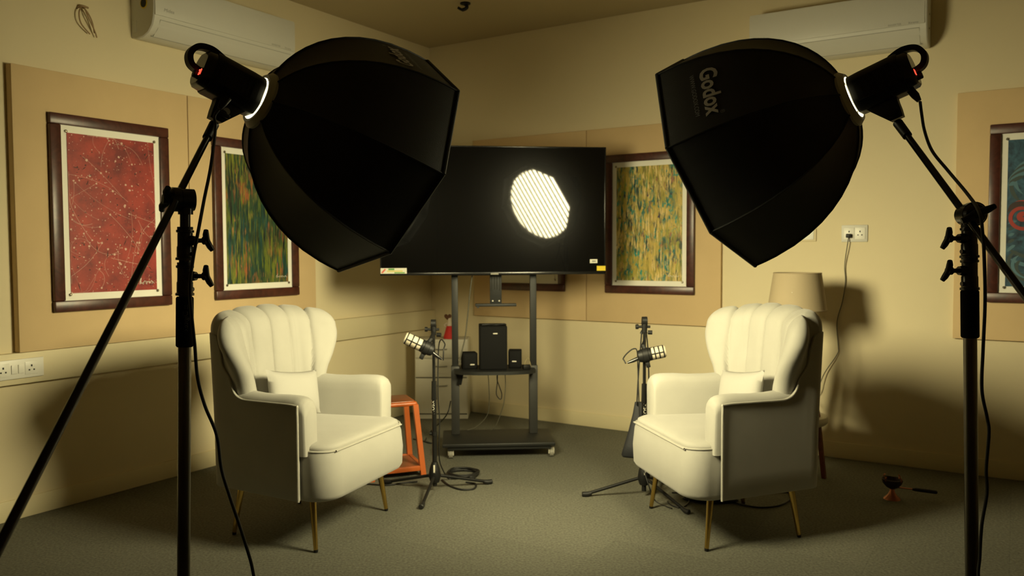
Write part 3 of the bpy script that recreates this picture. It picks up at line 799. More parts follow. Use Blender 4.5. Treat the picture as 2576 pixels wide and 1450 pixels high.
# ================================================================== SOFTBOXES AND LAMPS
SB_R, SB_L = 0.40, 0.48
def sb_r(y):
    q = max(0.0, 1 - y / 0.52)
    return SB_R * (1 - q ** 2.25) ** 0.475
def softbox(label, apex, n, ro, logo_ang, grid_rot):
    n = V(n).normalized(); s = n.cross(V((0, 0, 1))).normalized(); u = s.cross(n)
    mtx = Matrix.Translation(V(apex)) @ Matrix((s, n, u)).transposed().to_4x4()
    t = thing('softbox', label, 'softbox', mtx=mtx, group='black octagonal softboxes')
    def oct_ring(y, k=1.0, sag=0.0, off=0.0, per=6):
        r = sb_r(y) * k + off; ring = []
        for i in range(8):
            a0, a1 = ro + i * pi / 4, ro + (i + 1) * pi / 4
            p0, p1 = V((cos(a0), 0, sin(a0))) * r, V((cos(a1), 0, sin(a1))) * r
            mid = (p0 + p1).normalized()
            for j in range(per):
                f = j / per
                ring.append(p0.lerp(p1, f) + V((0, y, 0)) - mid * sag * 4 * f * (1 - f))
        return ring
    ys = [0.0105, 0.015, 0.022, 0.032, 0.048, 0.07, 0.10, 0.135, 0.175, 0.22, 0.27, 0.33, 0.40, 0.44, SB_L]
    # outer black cloth with its own thickness and a silver lining a few mm inside
    mb = M()
    def sg_(y): return 0.012 * max(0.0, 1 - (y / SB_L)) * min(1, y / 0.05)
    outer = [oct_ring(y, 1, sg_(y)) for y in ys]
    inner = [oct_ring(y, 1, sg_(y), -0.003) for y in reversed(ys)]
    mb.rings(outer + inner + [outer[0]], True, False, False)
    mb.build('fabric_shell', BLACKFAB, t, 25)
    mb = M()
    l1 = [oct_ring(y, 1, sg_(y), -0.006) for y in ys[:-2]]; l2 = [oct_ring(y, 1, sg_(y), -0.008) for y in reversed(ys[:-2])]
    mb.rings(l1 + l2 + [l1[0]], True, False, False)
    mb.build('silver_lining', SILVER, t, 25)
    for i in range(8):
        a = ro + i * pi / 4; d = V((cos(a), 0, sin(a)))
        mb = M(); mb.tube([d * (sb_r(y) + 0.0005) + V((0, y, 0)) for y in ys], 0.0035, 6); mb.build('rib_seam', BLACKFAB, t)
    # front edge binding
    mb = M(); pts = []
    for i in range(8):
        a = ro + i * pi / 4; pts.append(V((cos(a), 0, sin(a))) * (SB_R + 0.001) + V((0, SB_L, 0)))
    for i in range(8): mb.tube([pts[i], pts[(i + 1) % 8]], 0.006, 8)
    mb.build('front_rim', BLACKFAB, t)
    # diffuser cloth
    yd = SB_L - 0.085
    mb = M(); rd = 0.345
    mb.poly([V((rd * cos(ro + i * pi / 4), yd, rd * sin(ro + i * pi / 4))) for i in range(8)]); mb.build('diffuser', DIFF, t, 0)
    mb = M(); rr = [(rd - 0.004, yd + 0.002), (sb_r(yd) - 0.009, yd + 0.002), (sb_r(yd) - 0.009, yd + 0.004), (rd - 0.004, yd + 0.004)]
    rr = [[V((r * cos(ro + i * pi / 4), y, r * sin(ro + i * pi / 4))) for i in range(8)] for r, y in rr]
    mb.rings(rr + [rr[0]], True, False, False); mb.build('diffuser_hem', BLACKFAB, t, 0)
    # the lamp's forward beam leaves from the diffuser face
    ld = bpy.data.lights.new('softbox_beam', 'AREA'); ld.shape = 'DISK'; ld.size = 2 * rd * 0.96; ld.energy = BEAM_WATTS
    ld.color = LAMP_COLOR; ld.spread = BEAM_SPREAD
    lo = bpy.data.objects.new('softbox_beam', ld); COL.objects.link(lo); lo.parent = t
    lo.matrix_local = Matrix.Translation((0, yd + 0.006, 0)) @ Matrix.Rotation(pi / 2, 4, 'X')
    # egg-crate grid
    mb = M(); y0, y1 = SB_L - 0.070, SB_L - 0.070 + GRID_D
    ap = (SB_R * 0.965 - 0.012) * cos(pi / 8); gr_ = grid_rot
    def inside_span(c, horiz):
        # clip the line x=c (or z=c) against the octagon in its own frame
        lo, hi = -9, 9
        for i in range(8):
            am = ro + pi / 8 + i * pi / 4 - gr_; nx, nz = cos(am), sin(am)
            a, b = (nx, nz) if not horiz else (nz, nx)     # a*c + b*t <= ap
            if abs(b) < 1e-6:
                if a * c > ap: return None
                continue
            v = (ap - a * c) / b
            if b > 0: hi = min(hi, v)
            else: lo = max(lo, v)
        return (lo, hi) if hi - lo > 0.01 else None
    gm = Matrix.Rotation(-gr_, 4, 'Y')
    for k in range(-8, 9):
        c = k * GRID_S
        for hz in (False, True):
            sp = inside_span(c, hz)
            if not sp: continue
            a, b = sp
            if not hz: mb.box((c - 0.0008, y0, a), (c + 0.0008, y1, b), 0, 1, gm)
            else: mb.box((a, y0, c - 0.0008), (b, y1, c + 0.0008), 0, 1, gm)
    mb.build('honeycomb_grid', GRIDM, t, 0)
    # speed ring at the lamp end
    mb = M(); mx = Matrix.Rotation(-pi / 2, 4, 'X')
    mb.rings([[mx @ V((r * cos(2 * pi * j / 40), r * sin(2 * pi * j / 40), z)) for j in range(40)] for r, z in ((0.0705, -0.009), (0.080, -0.010), (0.094, 0.006), (0.094, 0.014), (0.072, 0.006), (0.0705, -0.009))], True, False, False)
    mb.build('speed_ring', SPEEDM, t, 40)
    # logo and web address on one panel
    d = V((cos(logo_ang), 0, sin(logo_ang))); upv = V((0, -1, 0)); base = upv.cross(d)
    def surf(yc, lift):
        def f(x, z):
            y = yc - z; half = sb_r(y) * sin(pi / 8); ff = (x / max(half, .01) + 1) / 2
            return d * (sb_r(y) * cos(pi / 8) - sg_(y) * 4 * ff * (1 - ff) + lift) + base * x + V((0, y, 0))
        return f
    mb = M(); add_text(mb, 'Godox', 0.074, surf(0.315, 0.0035), 0.0, 0.88, 0.0022); mb.build('logo', LOGO, t, 0)
    mb = M(); add_text(mb, 'WWW.GODOX.COM', 0.0205, surf(0.365, 0.0035), 0.0, 0.85); mb.build('web_lettering', LOGO_DIM, t, 0)
    f0 = surf(0.29, 0.0035); mb = M(); add_text(mb, '\u00ae', 0.018, lambda x, z: f0(x + 0.095, z)); mb.build('registered_mark', LOGO_DIM, t, 0)
    return t, mtx
GRID_S, GRID_D = 0.046, 0.020
GRIDM = mat('grid_cloth', (0.03, 0.03, 0.03), 0.7)
SPEEDM = mat('speed_ring_metal', (0.55, 0.55, 0.52), 0.5, metal=0.0)

def studio_lamp(label, mtx, digits, disp_side, lean, inlet=(0, -0.165)):
    """mtx: softbox frame (origin at speed ring, +Y = light direction, +Z up)"""
    t = thing('studio_lamp', label, 'studio light', mtx=mtx, group='LED studio lamp heads')
    mxl = Matrix.Rotation(-pi / 2, 4, 'X')        # lathe z -> +Y
    mb = M()
    rs = []
    for y, r in ((-0.010, 0.058), (-0.013, 0.0615), (-0.05, 0.063), (-0.16, 0.063), (-0.168, 0.061)):
        ring = []
        for j in range(40):
            a = 2 * pi * j / 40; k = 1.0
            rr = r / max(abs(cos(a)), abs(sin(a))) ; rr = min(rr * 0.985, r * 1.10)
            ring.append(V((rr * cos(a), y, rr * sin(a))))
        rs.append(ring)
    mb.rings(rs); mb.build('housing', BLACKPL, t, 40)
    mb = M(); rs = []
    for y, r in ((-0.166, 0.058), (-0.19, 0.056), (-0.197, 0.05)):
        rs.append([V((min(r / max(abs(cos(a)), abs(sin(a))) * .985, r * 1.1) * cos(a), y, min(r / max(abs(cos(a)), abs(sin(a))) * .985, r * 1.1) * sin(a))) for a in [2 * pi * j / 40 for j in range(40)]])
    mb.rings(rs); rp = mb.build('rear_panel', BLACKGL, t, 40)
    # cooling fins on the sides
    for sx in (-1, 1):
        mb = M(); mb.box((sx * 0.0625 - 0.002, -0.15, -0.034), (sx * 0.0625 + 0.002, -0.03, 0.034))
        for k in range(7): mb.box((sx * 0.063 - 0.003, -0.145 + k * 0.016, -0.03), (sx * 0.063 + 0.003, -0.139 + k * 0.016, 0.03))
        mb.build('cooling_vent', BLACKPL, t, 0)
    # loop handle at the rear top
    mb = M()
    path = spline([(0, -0.145, 0.060), (0, -0.185, 0.068), (0, -0.222, 0.056), (0, -0.236, 0.026), (0, -0.222, -0.002), (0, -0.188, -0.010)], 8)
    rs = []
    for i, p in enumerate(path):
        tt = (path[min(i + 1, len(path) - 1)] - path[max(i - 1, 0)]).normalized(); nn = V((0, -tt.z, tt.y))
        a, b = nn * 0.0085, V((0.015, 0, 0))
        rs.append([p + a + b, p + a - b, p - a - b, p - a + b])
    mb.rings(rs); mb.build('carry_handle', BLACKPL, t, 40)
    # digital read-out on the slanted rear corner
    mb = M(); x = disp_side
    fn = lambda a, b: V((x * 0.030 + (a * 0.98), -0.1985, -0.020 + b))
    mb.box((x * 0.030 - 0.016, -0.1982, -0.032), (x * 0.030 + 0.016, -0.195, -0.008)); mb.build('display', BLACKGL, rp, 0)
    mb = M(); add_text(mb, digits, 0.027, lambda a, b: V((x * 0.030 - a, -0.1990, -0.020 + b)) if False else V((x * 0.030 + a, -0.1990, -0.020 + b)))
    mb.build('digits', LEDRED, rp, 0)
    mb = M(); mb.lathe([(0.007, 0), (0.007, 0.006), (0.004, 0.009), (0, 0.009)], 14, Matrix.Translation((0.0, -0.158, 0.065))); mb.build('red_button', REDBTN, t)
    mb = M(); mb.lathe([(0.012, 0), (0.012, 0.012), (0.010, 0.014), (0, 0.014)], 18, Matrix.Translation((0.01, -0.196, -0.025)) @ Matrix.Rotation(pi / 2, 4, 'X')); mb.build('dimmer_knob', BLACKPL, rp)
    # LED dome between lamp and softbox
    mb = M(); mb.lathe([(0.045, -0.011), (0.045, 0.0), (0.035, 0.02), (0.0, 0.028)], 28, mxl); mb.build('led_dome', DIFF, t, 50)
    # mounting bracket under the body
    mb = M()
    rs = []
    for z, ya, yb, hx in ((-0.058, -0.125, -0.03, 0.020), (-0.075, -0.12, -0.04, 0.018), (-0.10, -0.115, -0.055, 0.017), (-0.125, -0.108, -0.07, 0.016)):
        rs.append([V((hx, yb + lean * (z + .058), z)), V((-hx, yb + lean * (z + .058), z)), V((-hx, ya + lean * (z + .058), z)), V((hx, ya + lean * (z + .058), z))])
    mb.rings(rs); mb.build('mount_bracket', BLACKPL, t, 30)
    yk = -0.085 + lean * -0.05
    mb = M(); mb.cyl((-0.03, yk, -0.105), (0.03, yk, -0.105), 0.014, n=18)
    mb.box((0.028, yk - 0.022, -0.112), (0.036, yk + 0.022, -0.098), 0.003); mb.build('tilt_knob', BLACKPL, t)
    mb = M(); mb.lathe([(0.011, 0), (0.011, 0.0015), (0, 0.0015)], 20, Matrix.Translation((0.020 * 1.0, -0.085, -0.088)) @ Matrix.Rotation(pi / 2, 4, 'Y')); mb.build('badge', GREY, t)
    # inlet plug
    ix, iy = inlet
    mb = M(); mb.tube([(ix, iy, -0.058), (ix, iy - 0.007, -0.08), (ix, iy - 0.011, -0.10)], [0.012, 0.012, 0.007], 12); mb.build('power_inlet', BLACKPL, t)
    return t

NL, NR = V((0.71, 0.6034, -0.3631)), V((-0.7445, 0.5678, -0.3512))
APL, APR = V((-0.7881, 2.5376, 1.7751)), V((1.096, 2.6188, 1.7872))
roL, roR = rad(440.3), rad(494.19)
sbl, mxL = softbox('black octagonal softbox on the left light, aimed to the right', APL, NL, roL, roL - pi / 8, rad(-22))
sbr, mxR = softbox('black octagonal softbox on the right light, aimed to the left', APR, NR, roR, roR + pi / 8, rad(22))
studio_lamp('black LED studio lamp behind the left softbox', mxL, '20', 1, 0.2, (0.052, -0.105))
studio_lamp('black LED studio lamp behind the right softbox', mxR, '10', -1, 0.2)

# ================================================================== BOOM STANDS
def tee_knob(mb, p, d, up_ = V((0, 0, 1)), size=1.0):
    """T-handle locking knob on a stub"""
    p = V(p); d = V(d).normalized(); a = d.cross(up_).normalized(); b = a.cross(d)
    mb.cyl(p, p + d * 0.026 * size, 0.006 * size, n=10)
    q = p + d * 0.026 * size
    mb.cyl(q, q + d * 0.012 * size, 0.011 * size, 0.010 * size, n=14)
    q = q + d * 0.008 * size
    pts = [q - b * 0.029 * size, q - b * 0.018 * size, q, q + b * 0.018 * size, q + b * 0.029 * size]
    pts = [pp + d * (0.004 * size * abs(i - 2)) for i, pp in enumerate(pts)]
    mb.tube(pts, [0.006 * size, 0.008 * size, 0.0085 * size, 0.008 * size, 0.006 * size], 10)
COLLARM = mat('collar_black', (0.025, 0.024, 0.021), 0.25, metal=0.3)
def boom_stand(label, foot, top, boom_end, boom_tail, knob_dir, pivot_dir, grip_text, zs):
    """zs: heights of grip bottom/top, lower collar, upper collar, head"""
    foot, top = V(foot), V(top)
    t = thing('boom_stand', label, 'light stand', (foot.x, foot.y, 0), 0, 'boom light stands')
    o = V((foot.x, foot.y, 0))
    def P(z): f = (z - foot.z) / (top.z - foot.z); return foot.lerp(top, f) - o
    g0, g1, c1, c2, hd = zs
    mb = M(); mb.cyl(P(0.12), P(g0 + 0.02), 0.0172, n=28); mb.build('lower_pole', DKMETAL, t)
    mb = M(); mb.cyl(P(g1 - 0.02), P(c2 + .02), 0.0158, n=24); mb.build('middle_pole', POLEM, t)
    mb = M(); mb.cyl(P(c2), P(hd - 0.01), 0.0135, n=24); mb.build('upper_pole', POLEM, t)
    mb = M(); mb.tube([P(g0), P(g0 + 0.004), P(g1 - 0.004), P(g1)], [0.0205, 0.023, 0.023, 0.0205], 28); gr = mb.build('foam_grip', FOAM, t)
    if grip_text:
        mb = M(); a0 = rad(-62)
        def wrapf(x, z): a = a0 - z / 0.0232 ; p = P((g0 + g1) / 2 + 0.012 - x); return V((p.x + 0.0233 * cos(a), p.y + 0.0233 * sin(a), p.z))
        add_text(mb, grip_text, 0.019, lambda x, z: V(wrapf(x, -z)) if False else wrapf(x, z)); mb.build('grip_lettering', FOAMTX, gr, 0)
    for zc, nm in ((c1, 'collar'), (c2, 'collar')):
        mb = M(); h0, h1 = zc - 0.041, zc + 0.041
        prof = [(h0, 0.0245), (h0 + 0.006, 0.0245), (h0 + 0.008, 0.0212), (h0 + 0.036, 0.0212), (h0 + 0.038, 0.0198), (h1 - 0.008, 0.0198), (h1 - 0.006, 0.0232), (h1, 0.0232)]
        mb.tube([P(z) for z, r in prof], [r for z, r in prof], 28)
        kd = V(knob_dir).normalized()
        mb.tube([P(zc + 0.012) + kd * 0.012, P(zc + 0.012) + kd * 0.034], [0.016, 0.012], 10)
        mb.tube([P(zc - 0.024) + kd * 0.014, P(zc - 0.024) + kd * 0.026], [0.006, 0.006], 10)
        co = mb.build('collar', COLLARM, t)
        mb = M(); tee_knob(mb, P(zc + 0.012) + kd * 0.03, kd, V((0.12 * (1 if zc == c1 else -1), -0.5, 1)).normalized(), 1.05); mb.build('locking_knob', POLEM if knob_dir[0] > 0 else BLACKPL, co)
        mb = M()
        for dz in (0.0455,):
            p = P(zc + dz); mb.tube([p - V((0, 0, .004)), p + V((0, 0, .004))], [0.0205, 0.0205], 24)
        mb.build('ring', BLACKPL, co)
    # pivot clamp
    H = P(hd); pd = V(pivot_dir).normalized()
    mb = M()
    mb.tube([H - V((0, 0, 0.04)), H + V((0, 0, 0.018))], [0.0195, 0.0195], 20)
    mb.cyl(H - pd * 0.022, H + pd * 0.012, 0.030, n=28); mb.cyl(H + pd * 0.014, H + pd * 0.034, 0.033, 0.033, 32)
    mb.cyl(H + pd * 0.034, H + pd * 0.042, 0.031, 0.026, 32)
    pc = mb.build('pivot_clamp', BLACKGL, t)
    mb = M(); q = H + pd * 0.042; bdir = V((0.9, 0, 0.42)); bdir = (bdir - pd * bdir.dot(pd)).normalized()
    pts = [q - bdir * 0.046 + pd * 0.01, q - bdir * 0.03 + pd * 0.012, q, q + bdir * 0.03 + pd * 0.012, q + bdir * 0.046 + pd * 0.01]
    mb.tube(pts, [0.0075, 0.0095, 0.013, 0.0095, 0.0075], 12); mb.cyl(q - pd * 0.004, q + pd * 0.016, 0.013, n=16)
    mb.build('wing_knob', BLACKPL, pc)
    # boom arm through the clamp
    be, bt = V(boom_end) - o, V(boom_tail) - o
    mb = M(); mb.cyl(be, bt, 0.0098, n=20); mb.build('boom_arm', POLEM, t)
    mb = M(); d = (bt - be).normalized(); mb.cyl(be - d * 0.008, be + d * 0.065, 0.015, 0.014, 16); mb.build('boom_tip', BLACKPL, t)
    # tripod
    mb = M(); mb.tube([P(0.28), P(0.335)], [0.03, 0.03], 20); mb.build('leg_hub', BLACKPL, t)
    mb = M(); mb.tube([P(0.12), P(0.155)], [0.025, 0.025], 20); mb.build('brace_hub', BLACKPL, t)
    for k in range(3):
        a = rad(90 + 120 * k) ; dd = V((cos(a), sin(a), 0))
        mb = M(); mb.cyl(P(0.31) + dd * 0.028, dd * 0.40 + V((0, 0, 0.012)), 0.011, n=12); lg = mb.build('leg', POLEM, t)
        mb = M(); mb.cyl(P(0.137) + dd * 0.02, P(0.31).lerp(dd * 0.40, 0.5) + dd * 0.012, 0.007, n=8); mb.build('brace', POLEM, lg)
        mb = M(); mb.cyl(dd * 0.385 + V((0, 0, 0.012)), dd * 0.415 + V((0, 0, 0.012)), 0.012, n=12); mb.build('rubber_foot', RUBBER, lg)
    return t
DST = 2.2
bracketL = mxL @ V((0, -0.100, -0.142)); bracketR = mxR @ V((0, -0.100, -0.142))
footL = at(462, 1440, DST); topL = at(466, 505, DST)
footR = at(2445, 1440, DST); topR = at(2438, 548, DST)
z_of = lambda y: at(463, y, DST).z
clampL = at(440, 507, DST - 0.04); clampR = at(2436, 551, DST - 0.02)
tailL = bracketL + (clampL - bracketL) * 4.4
tailR = bracketR + (clampR - bracketR) * 2.6
boom_stand('black boom stand holding the left softbox lamp', footL, topL, bracketL, tailL, (0.97, -0.22, 0), (-0.8, -0.6, 0), '::: Digitek', (z_of(873), z_of(747), z_of(706), z_of(617), z_of(503)))
boom_stand('black boom stand holding the right softbox lamp', footR, topR, bracketR, tailR, (-0.98, -0.2, 0), (-0.1, -1, 0), None, (z_of(858), z_of(738), z_of(700), z_of(619), z_of(548)))

def cable(name, label, pts, r, m, k=8, n=8, cat='cable', grp=None):
    mb = M(); mb.tube(spline(pts, k), r, n); return tag(mb.build(name, m, None, 80), label, cat, grp)
inL, inR = mxL @ V((0.052, -0.1175, -0.1045)), mxR @ V((0, -0.1775, -0.1035))
cable('power_cable', 'black power cable running from the left lamp down beside its stand',
      [inL, mxL @ V((0.052, -0.121, -0.13)), at(542, 325, 2.37), at(530, 420, 2.27), at(514, 500, 2.22), at(500, 575, 2.13), at(486, 650, 2.125), at(478, 720, 2.125), at(482, 790, 2.145), at(490, 870, 2.16), at(497, 950, 2.16), at(515, 1020, 2.17), at(545, 1095, 2.18), at(557, 1180, 2.18), at(578, 1250, 2.18), at(605, 1330, 2.18), at(630, 1410, 2.18), at(655, 1500, 2.2), V((-0.63, 2.22, 0.25)), V((-0.58, 2.24, 0.05)), V((-0.5, 2.26, 0.006)), V((-0.3, 2.2, 0.006))], 0.0045, RUBBER)
cable('power_cable', 'black power cable running from the right lamp down beside its stand',
      [inR, at(2319, 290, 2.48), at(2326, 330, 2.46), at(2345, 380, 2.41), at(2385, 430, 2.33), at(2435, 490, 2.20), at(2464, 535, 2.08), at(2472, 590, 2.05), at(2476, 650, 2.04), at(2478, 760, 2.08), at(2473, 880, 2.13), at(2470, 980, 2.14), at(2483, 1050, 2.15), at(2488, 1090, 2.15), at(2481, 1180, 2.16), at(2483, 1240, 2.16), at(2470, 1320, 2.16), at(2465, 1400, 2.16), at(2464, 1470, 2.14), V((1.262, 2.05, 0.30)), V((1.265, 1.95, 0.05)), V((1.27, 1.85, 0.006)), V((1.2, 1.65, 0.006))], 0.0045, RUBBER)

# ================================================================== TELEVISION AND CART
TVY, TVT = rad(6.6), rad(1.0)
tv_c = V((-0.11, 5.105, 1.553))
mxT = Matrix.Translation(tv_c) @ Matrix.Rotation(rad(6.6), 4, 'Z') @ Matrix.Rotation(TVT, 4, 'X')
t = thing('television', 'large flat black television reflecting the lit softbox, mounted on the rolling stand', 'television', mtx=mxT)
hw, hh = 0.718, 0.406
mb = M(); mb.box((-hw, 0.0, -hh), (hw, 0.045, hh), 0.006, 2); mb.box((-0.45, 0.04, -0.3), (0.45, 0.075, 0.22), 0.02, 3); mb.build('housing', TVB, t)
mb = M(); mb.box((-hw + 0.008, -0.003, -hh + 0.018), (hw - 0.008, 0.004, hh - 0.008)); mb.build('screen', TVS, t, 0)
mb = M()
for (a, b, c, d) in ((-hw, hh - 0.008, hw, hh), (-hw, -hh, hw, -hh + 0.018), (-hw, -hh, -hw + 0.008, hh), (hw - 0.008, -hh, hw, hh)):
    mb.box((a, -0.007, b), (c, 0.002, d), 0.002, 2)
mb.build('bezel', BLACKGL, t)
mb = M(); mb.box((-0.025, -0.009, -hh + 0.001), (0.025, -0.005, -hh + 0.012), 0.001); mb.build('logo_plate', GREY, t)
mb = M(); sx0, sx1, sz0, sz1 = -hw + 0.003, -hw + 0.165, -hh + 0.012, -hh + 0.047
mb.box((sx0, -0.0088, sz0), (sx1, -0.0072, sz1)); mb.mi = 1; mb.box((sx0 + 0.048, -0.0092, sz1 - 0.013), (sx0 + 0.085, -0.0086, sz1 - 0.002)); mb.box((sx0 + 0.085, -0.0092, sz0 + .002), (sx1 - .012, -0.0086, sz0 + 0.009))
mb.mi = 2; mb.box((sx0 + 0.04, -0.009, sz0 + 0.01), (sx1 - 0.025, -0.0087, sz1 - 0.014)); mb.mi = 3
mb.poly([(sx0 + .003, -0.0093, sz0 + .008), (sx0 + .012, -0.0093, sz0 + .002), (sx0 + .034, -0.0093, sz1 - .008), (sx0 + .026, -0.0093, sz1 - .003)])
mb.build('energy_sticker', [STKW, STKG, STKY, STKR], t, 0)
mb = M(); mb.box((hw - 0.102, -0.0052, -hh + 0.071), (hw - 0.053, -0.0031, -hh + 0.096)); mb.mi = 1; mb.box((hw - 0.088, -0.0056, -hh + 0.079), (hw - 0.064, -0.005, -hh + 0.088)); mb.build('white_sticker', [STKW, GREY], t, 0)
mb = M(); mb.box((hw - 0.057, -0.0088, -hh + 0.022), (hw + 0.0, -0.0072, -hh + 0.053)); mb.build('yellow_sticker', YEL, t, 0)

CZ = rad(3.8)
cart_o = V((-0.105, 5.235, 0))
t = thing('television_stand', 'black rolling steel stand with shelf and casters under the television', 'television stand', cart_o, CZ)
mb = M(); mb.box((-0.352, -0.27, 0.075), (0.357, 0.13, 0.10), 0.008, 2); mb.box((-0.32, -0.255, 0.055), (0.33, 0.115, 0.077), 0.004); mb.build('base_plate', STEEL, t)
for x in (-0.298, 0.335):
    for y in (-0.228, 0.085):
        mb = M(); mb.cyl((x - 0.012, y, 0.026), (x + 0.012, y, 0.026), 0.026, n=18); mb.lathe([(0.012, 0.05), (0.012, 0.076)], 12, Matrix.Translation((x, y, 0)));
        cs = mb.build('caster', GREY, t)
        mb = M(); mb.box((x - 0.018, y - 0.01, 0.02), (x - 0.013, y + 0.012, 0.056)); mb.box((x + 0.013, y - 0.01, 0.02), (x + 0.018, y + 0.012, 0.056)); mb.box((x - 0.018, y - 0.01, 0.053), (x + 0.018, y + 0.012, 0.057)); mb.build('fork', BADGE, cs)
for x in (-0.268, 0.244):
    mb = M(); mb.box((x - 0.021, -0.005, 0.5), (x + 0.021, 0.035, 1.32), 0.003); up_ = mb.build('upper_post', STEEL, t)
    mb = M(); mb.box((x - 0.027, -0.012, 0.1), (x + 0.027, 0.048, 0.548), 0.003); mb.build('lower_post', STEELL, t)
mb = M()
ring0 = []
shape = [(-0.262, 0.14), (0.262, 0.14), (0.262, -0.10), (0.215, -0.145), (0.1, -0.175), (-0.1, -0.175), (-0.215, -0.145), (-0.262, -0.10)]
sh = [V((x - 0.012, y, 0.0)) for x, y in shape]
mb.rings([[p + V((0, 0, 0.512)) for p in sh], [p + V((0, 0, 0.534)) for p in sh]]); mb.build('shelf', STEEL, t, 30)
for z0, z1 in ((1.14, 1.20), (1.55, 1.6)):
    mb = M(); mb.box((-0.27, -0.012, z0), (0.245, 0.03, z1), 0.003); mb.build('mount_crossbar', STEEL, t)
for x in (-0.268, 0.244):
    mb = M(); mb.box((x - 0.02, 0.0, 1.30), (x + 0.02, 0.034, 1.72), 0.003); mb.build('upper_post', STEEL, t)
mb = M()
mb.box((-0.040, -0.022, 0.955), (0.036, -0.012, 1.30), 0.002); mc = mb.build('mount_column', STEEL, t)
for x in (-0.028, -0.010, 0.006, 0.024):
    mb = M(); mb.box((x - 0.003, -0.0235, 1.04 + 0.01 * (x > -0.02) * (x < 0.01)), (x + 0.003, -0.0215, 1.28), 0.001); mb.build('slot', DARKHOLE, mc)
mb = M(); mb.box((-0.135, -0.03, 0.938), (0.132, 0.02, 0.956), 0.003); mb.box((-0.125, -0.032, 0.93), (-0.11, -0.02, 0.94)); mb.build('bracket_bar', STEEL, t)
for x in (-0.022, 0.02):
    mb = M(); mb.lathe([(0.005, 0), (0.005, 0.004), (0, 0.004)], 10, Matrix.Translation((x, -0.0242, 0.975)) @ Matrix.Rotation(pi / 2, 4, 'X')); mb.build('bolt', BADGE, t)
cm = Matrix.Translation(cart_o) @ Matrix.Rotation(CZ, 4, 'Z')
def on_cart(x, y, z): return cm @ V((x, y, z))

def speaker(name, label, x, y, rz, w_, d_, h_, bx, bz, chamf):
    o = thing(name, label, 'speaker', on_cart(x, y, 0.5345), CZ + rz, 'black computer speakers')
    mb = M(); mb.box((-w_ / 2, 0, 0), (w_ / 2, d_, h_), chamf, 2); mb.build('cabinet', SPK, o)
    mb = M(); mb.box((-w_ / 2 + 0.006, -0.006, 0.006), (w_ / 2 - 0.006, 0.003, h_ - 0.006), 0.004); mb.build('grille', SPK, o)
    mb = M(); mb.box((bx - 0.0145, -0.009, bz - 0.004), (bx + 0.0145, -0.005, bz + 0.004), 0.003); mb.build('badge', BADGE, o)
    return o
sp = speaker('subwoofer', 'tall black subwoofer in the middle of the stand shelf', -0.022, -0.10, 0, 0.178, 0.22, 0.282, 0.012, 0.235, 0.006)
speaker('satellite_speaker', 'small black speaker left of the subwoofer on the stand shelf', -0.170, -0.05, rad(8), 0.096, 0.10, 0.105, 0.012, 0.03, 0.006)
speaker('satellite_speaker', 'small black speaker right of the subwoofer on the stand shelf', 0.120, -0.03, rad(-6), 0.085, 0.10, 0.115, -0.004, 0.045, 0.006)
mb = M(); mb.tube(spline([on_cart(-0.095, -0.085, 0.824), on_cart(-0.05, -0.08, 0.826), on_cart(0.0, -0.06, 0.822), on_cart(0.04, -0.07, 0.827), on_cart(0.06, -0.05, 0.822)], 6), 0.006, 8)
tag(mb.build('cable_bundle', RUBBER), 'black cable lying on top of the subwoofer', 'cable')
mb = M(); mb.box((0, 0, 0), (0.05, 0.035, 0.028), 0.005); pa = mb.build('power_adapter', BLACKPL)
pa.matrix_world = cm @ Matrix.Translation((0.172, -0.10, 0.5345)) @ Matrix.Rotation(rad(15), 4, 'Z'); tag(pa, 'small black power adapter on the right end of the stand shelf', 'power adapter')
cable('speaker_wire', 'beige wire loop standing up at the right end of the stand shelf', [on_cart(0.18, -0.05, 0.54), on_cart(0.185, -0.03, 0.57), on_cart(0.205, -0.02, 0.598), on_cart(0.218, -0.02, 0.575), on_cart(0.226, -0.02, 0.538)], 0.003, BEIGE)
cable('speaker_wire', 'pale tangled wire behind the left speaker on the stand shelf', [on_cart(-0.235, 0.0, 0.54), on_cart(-0.225, 0.02, 0.575), on_cart(-0.21, 0.0, 0.60), on_cart(-0.222, 0.03, 0.57), on_cart(-0.212, 0.0, 0.55), on_cart(-0.23, 0.03, 0.56), on_cart(-0.205, 0.03, 0.538)], 0.002, BEIGE)
cable('television_cable', 'dark cord hanging from the television to the stand shelf', [at(1190, 680, 5.205), at(1183, 730, 5.205), at(1176, 800, 5.205), at(1170, 850, 5.2), at(1163, 880, 5.19), at(1156, 912, 5.18)], 0.004, GREENC)
mb = M(); mb.box((-0.014, -0.010, -0.05), (0.014, 0.006, 0.05), 0.005); ad = mb.build('plug_adapter', BLACKPL)
ad.matrix_world = Matrix.Translation(on_cart(-0.232, -0.03, 0.48)) @ Matrix.Rotation(rad(12), 4, 'Y'); tag(ad, 'black plug adapter hanging under the left end of the stand shelf', 'power adapter')
cable('hanging_cable', 'thin cable hanging from the left half of the stand shelf to the floor', [on_cart(-0.055, -0.02, 0.511), on_cart(-0.05, -0.02, 0.42), on_cart(-0.045, 0.06, 0.30), on_cart(-0.06, 0.09, 0.2), on_cart(-0.13, 0.10, 0.125), on_cart(-0.19, 0.10, 0.1035)], 0.0026, GREENC)
cable('hanging_cable', 'looped black cable hanging from the middle of the stand shelf', [on_cart(0.005, -0.03, 0.511), on_cart(0.004, -0.03, 0.46), on_cart(0.02, -0.02, 0.41), on_cart(0.035, 0.0, 0.36), on_cart(0.027, 0.0, 0.325), on_cart(0.0, 0.0, 0.36), on_cart(0.006, 0.0, 0.44), on_cart(0.008, 0.0, 0.511)], 0.0032, RUBBER)
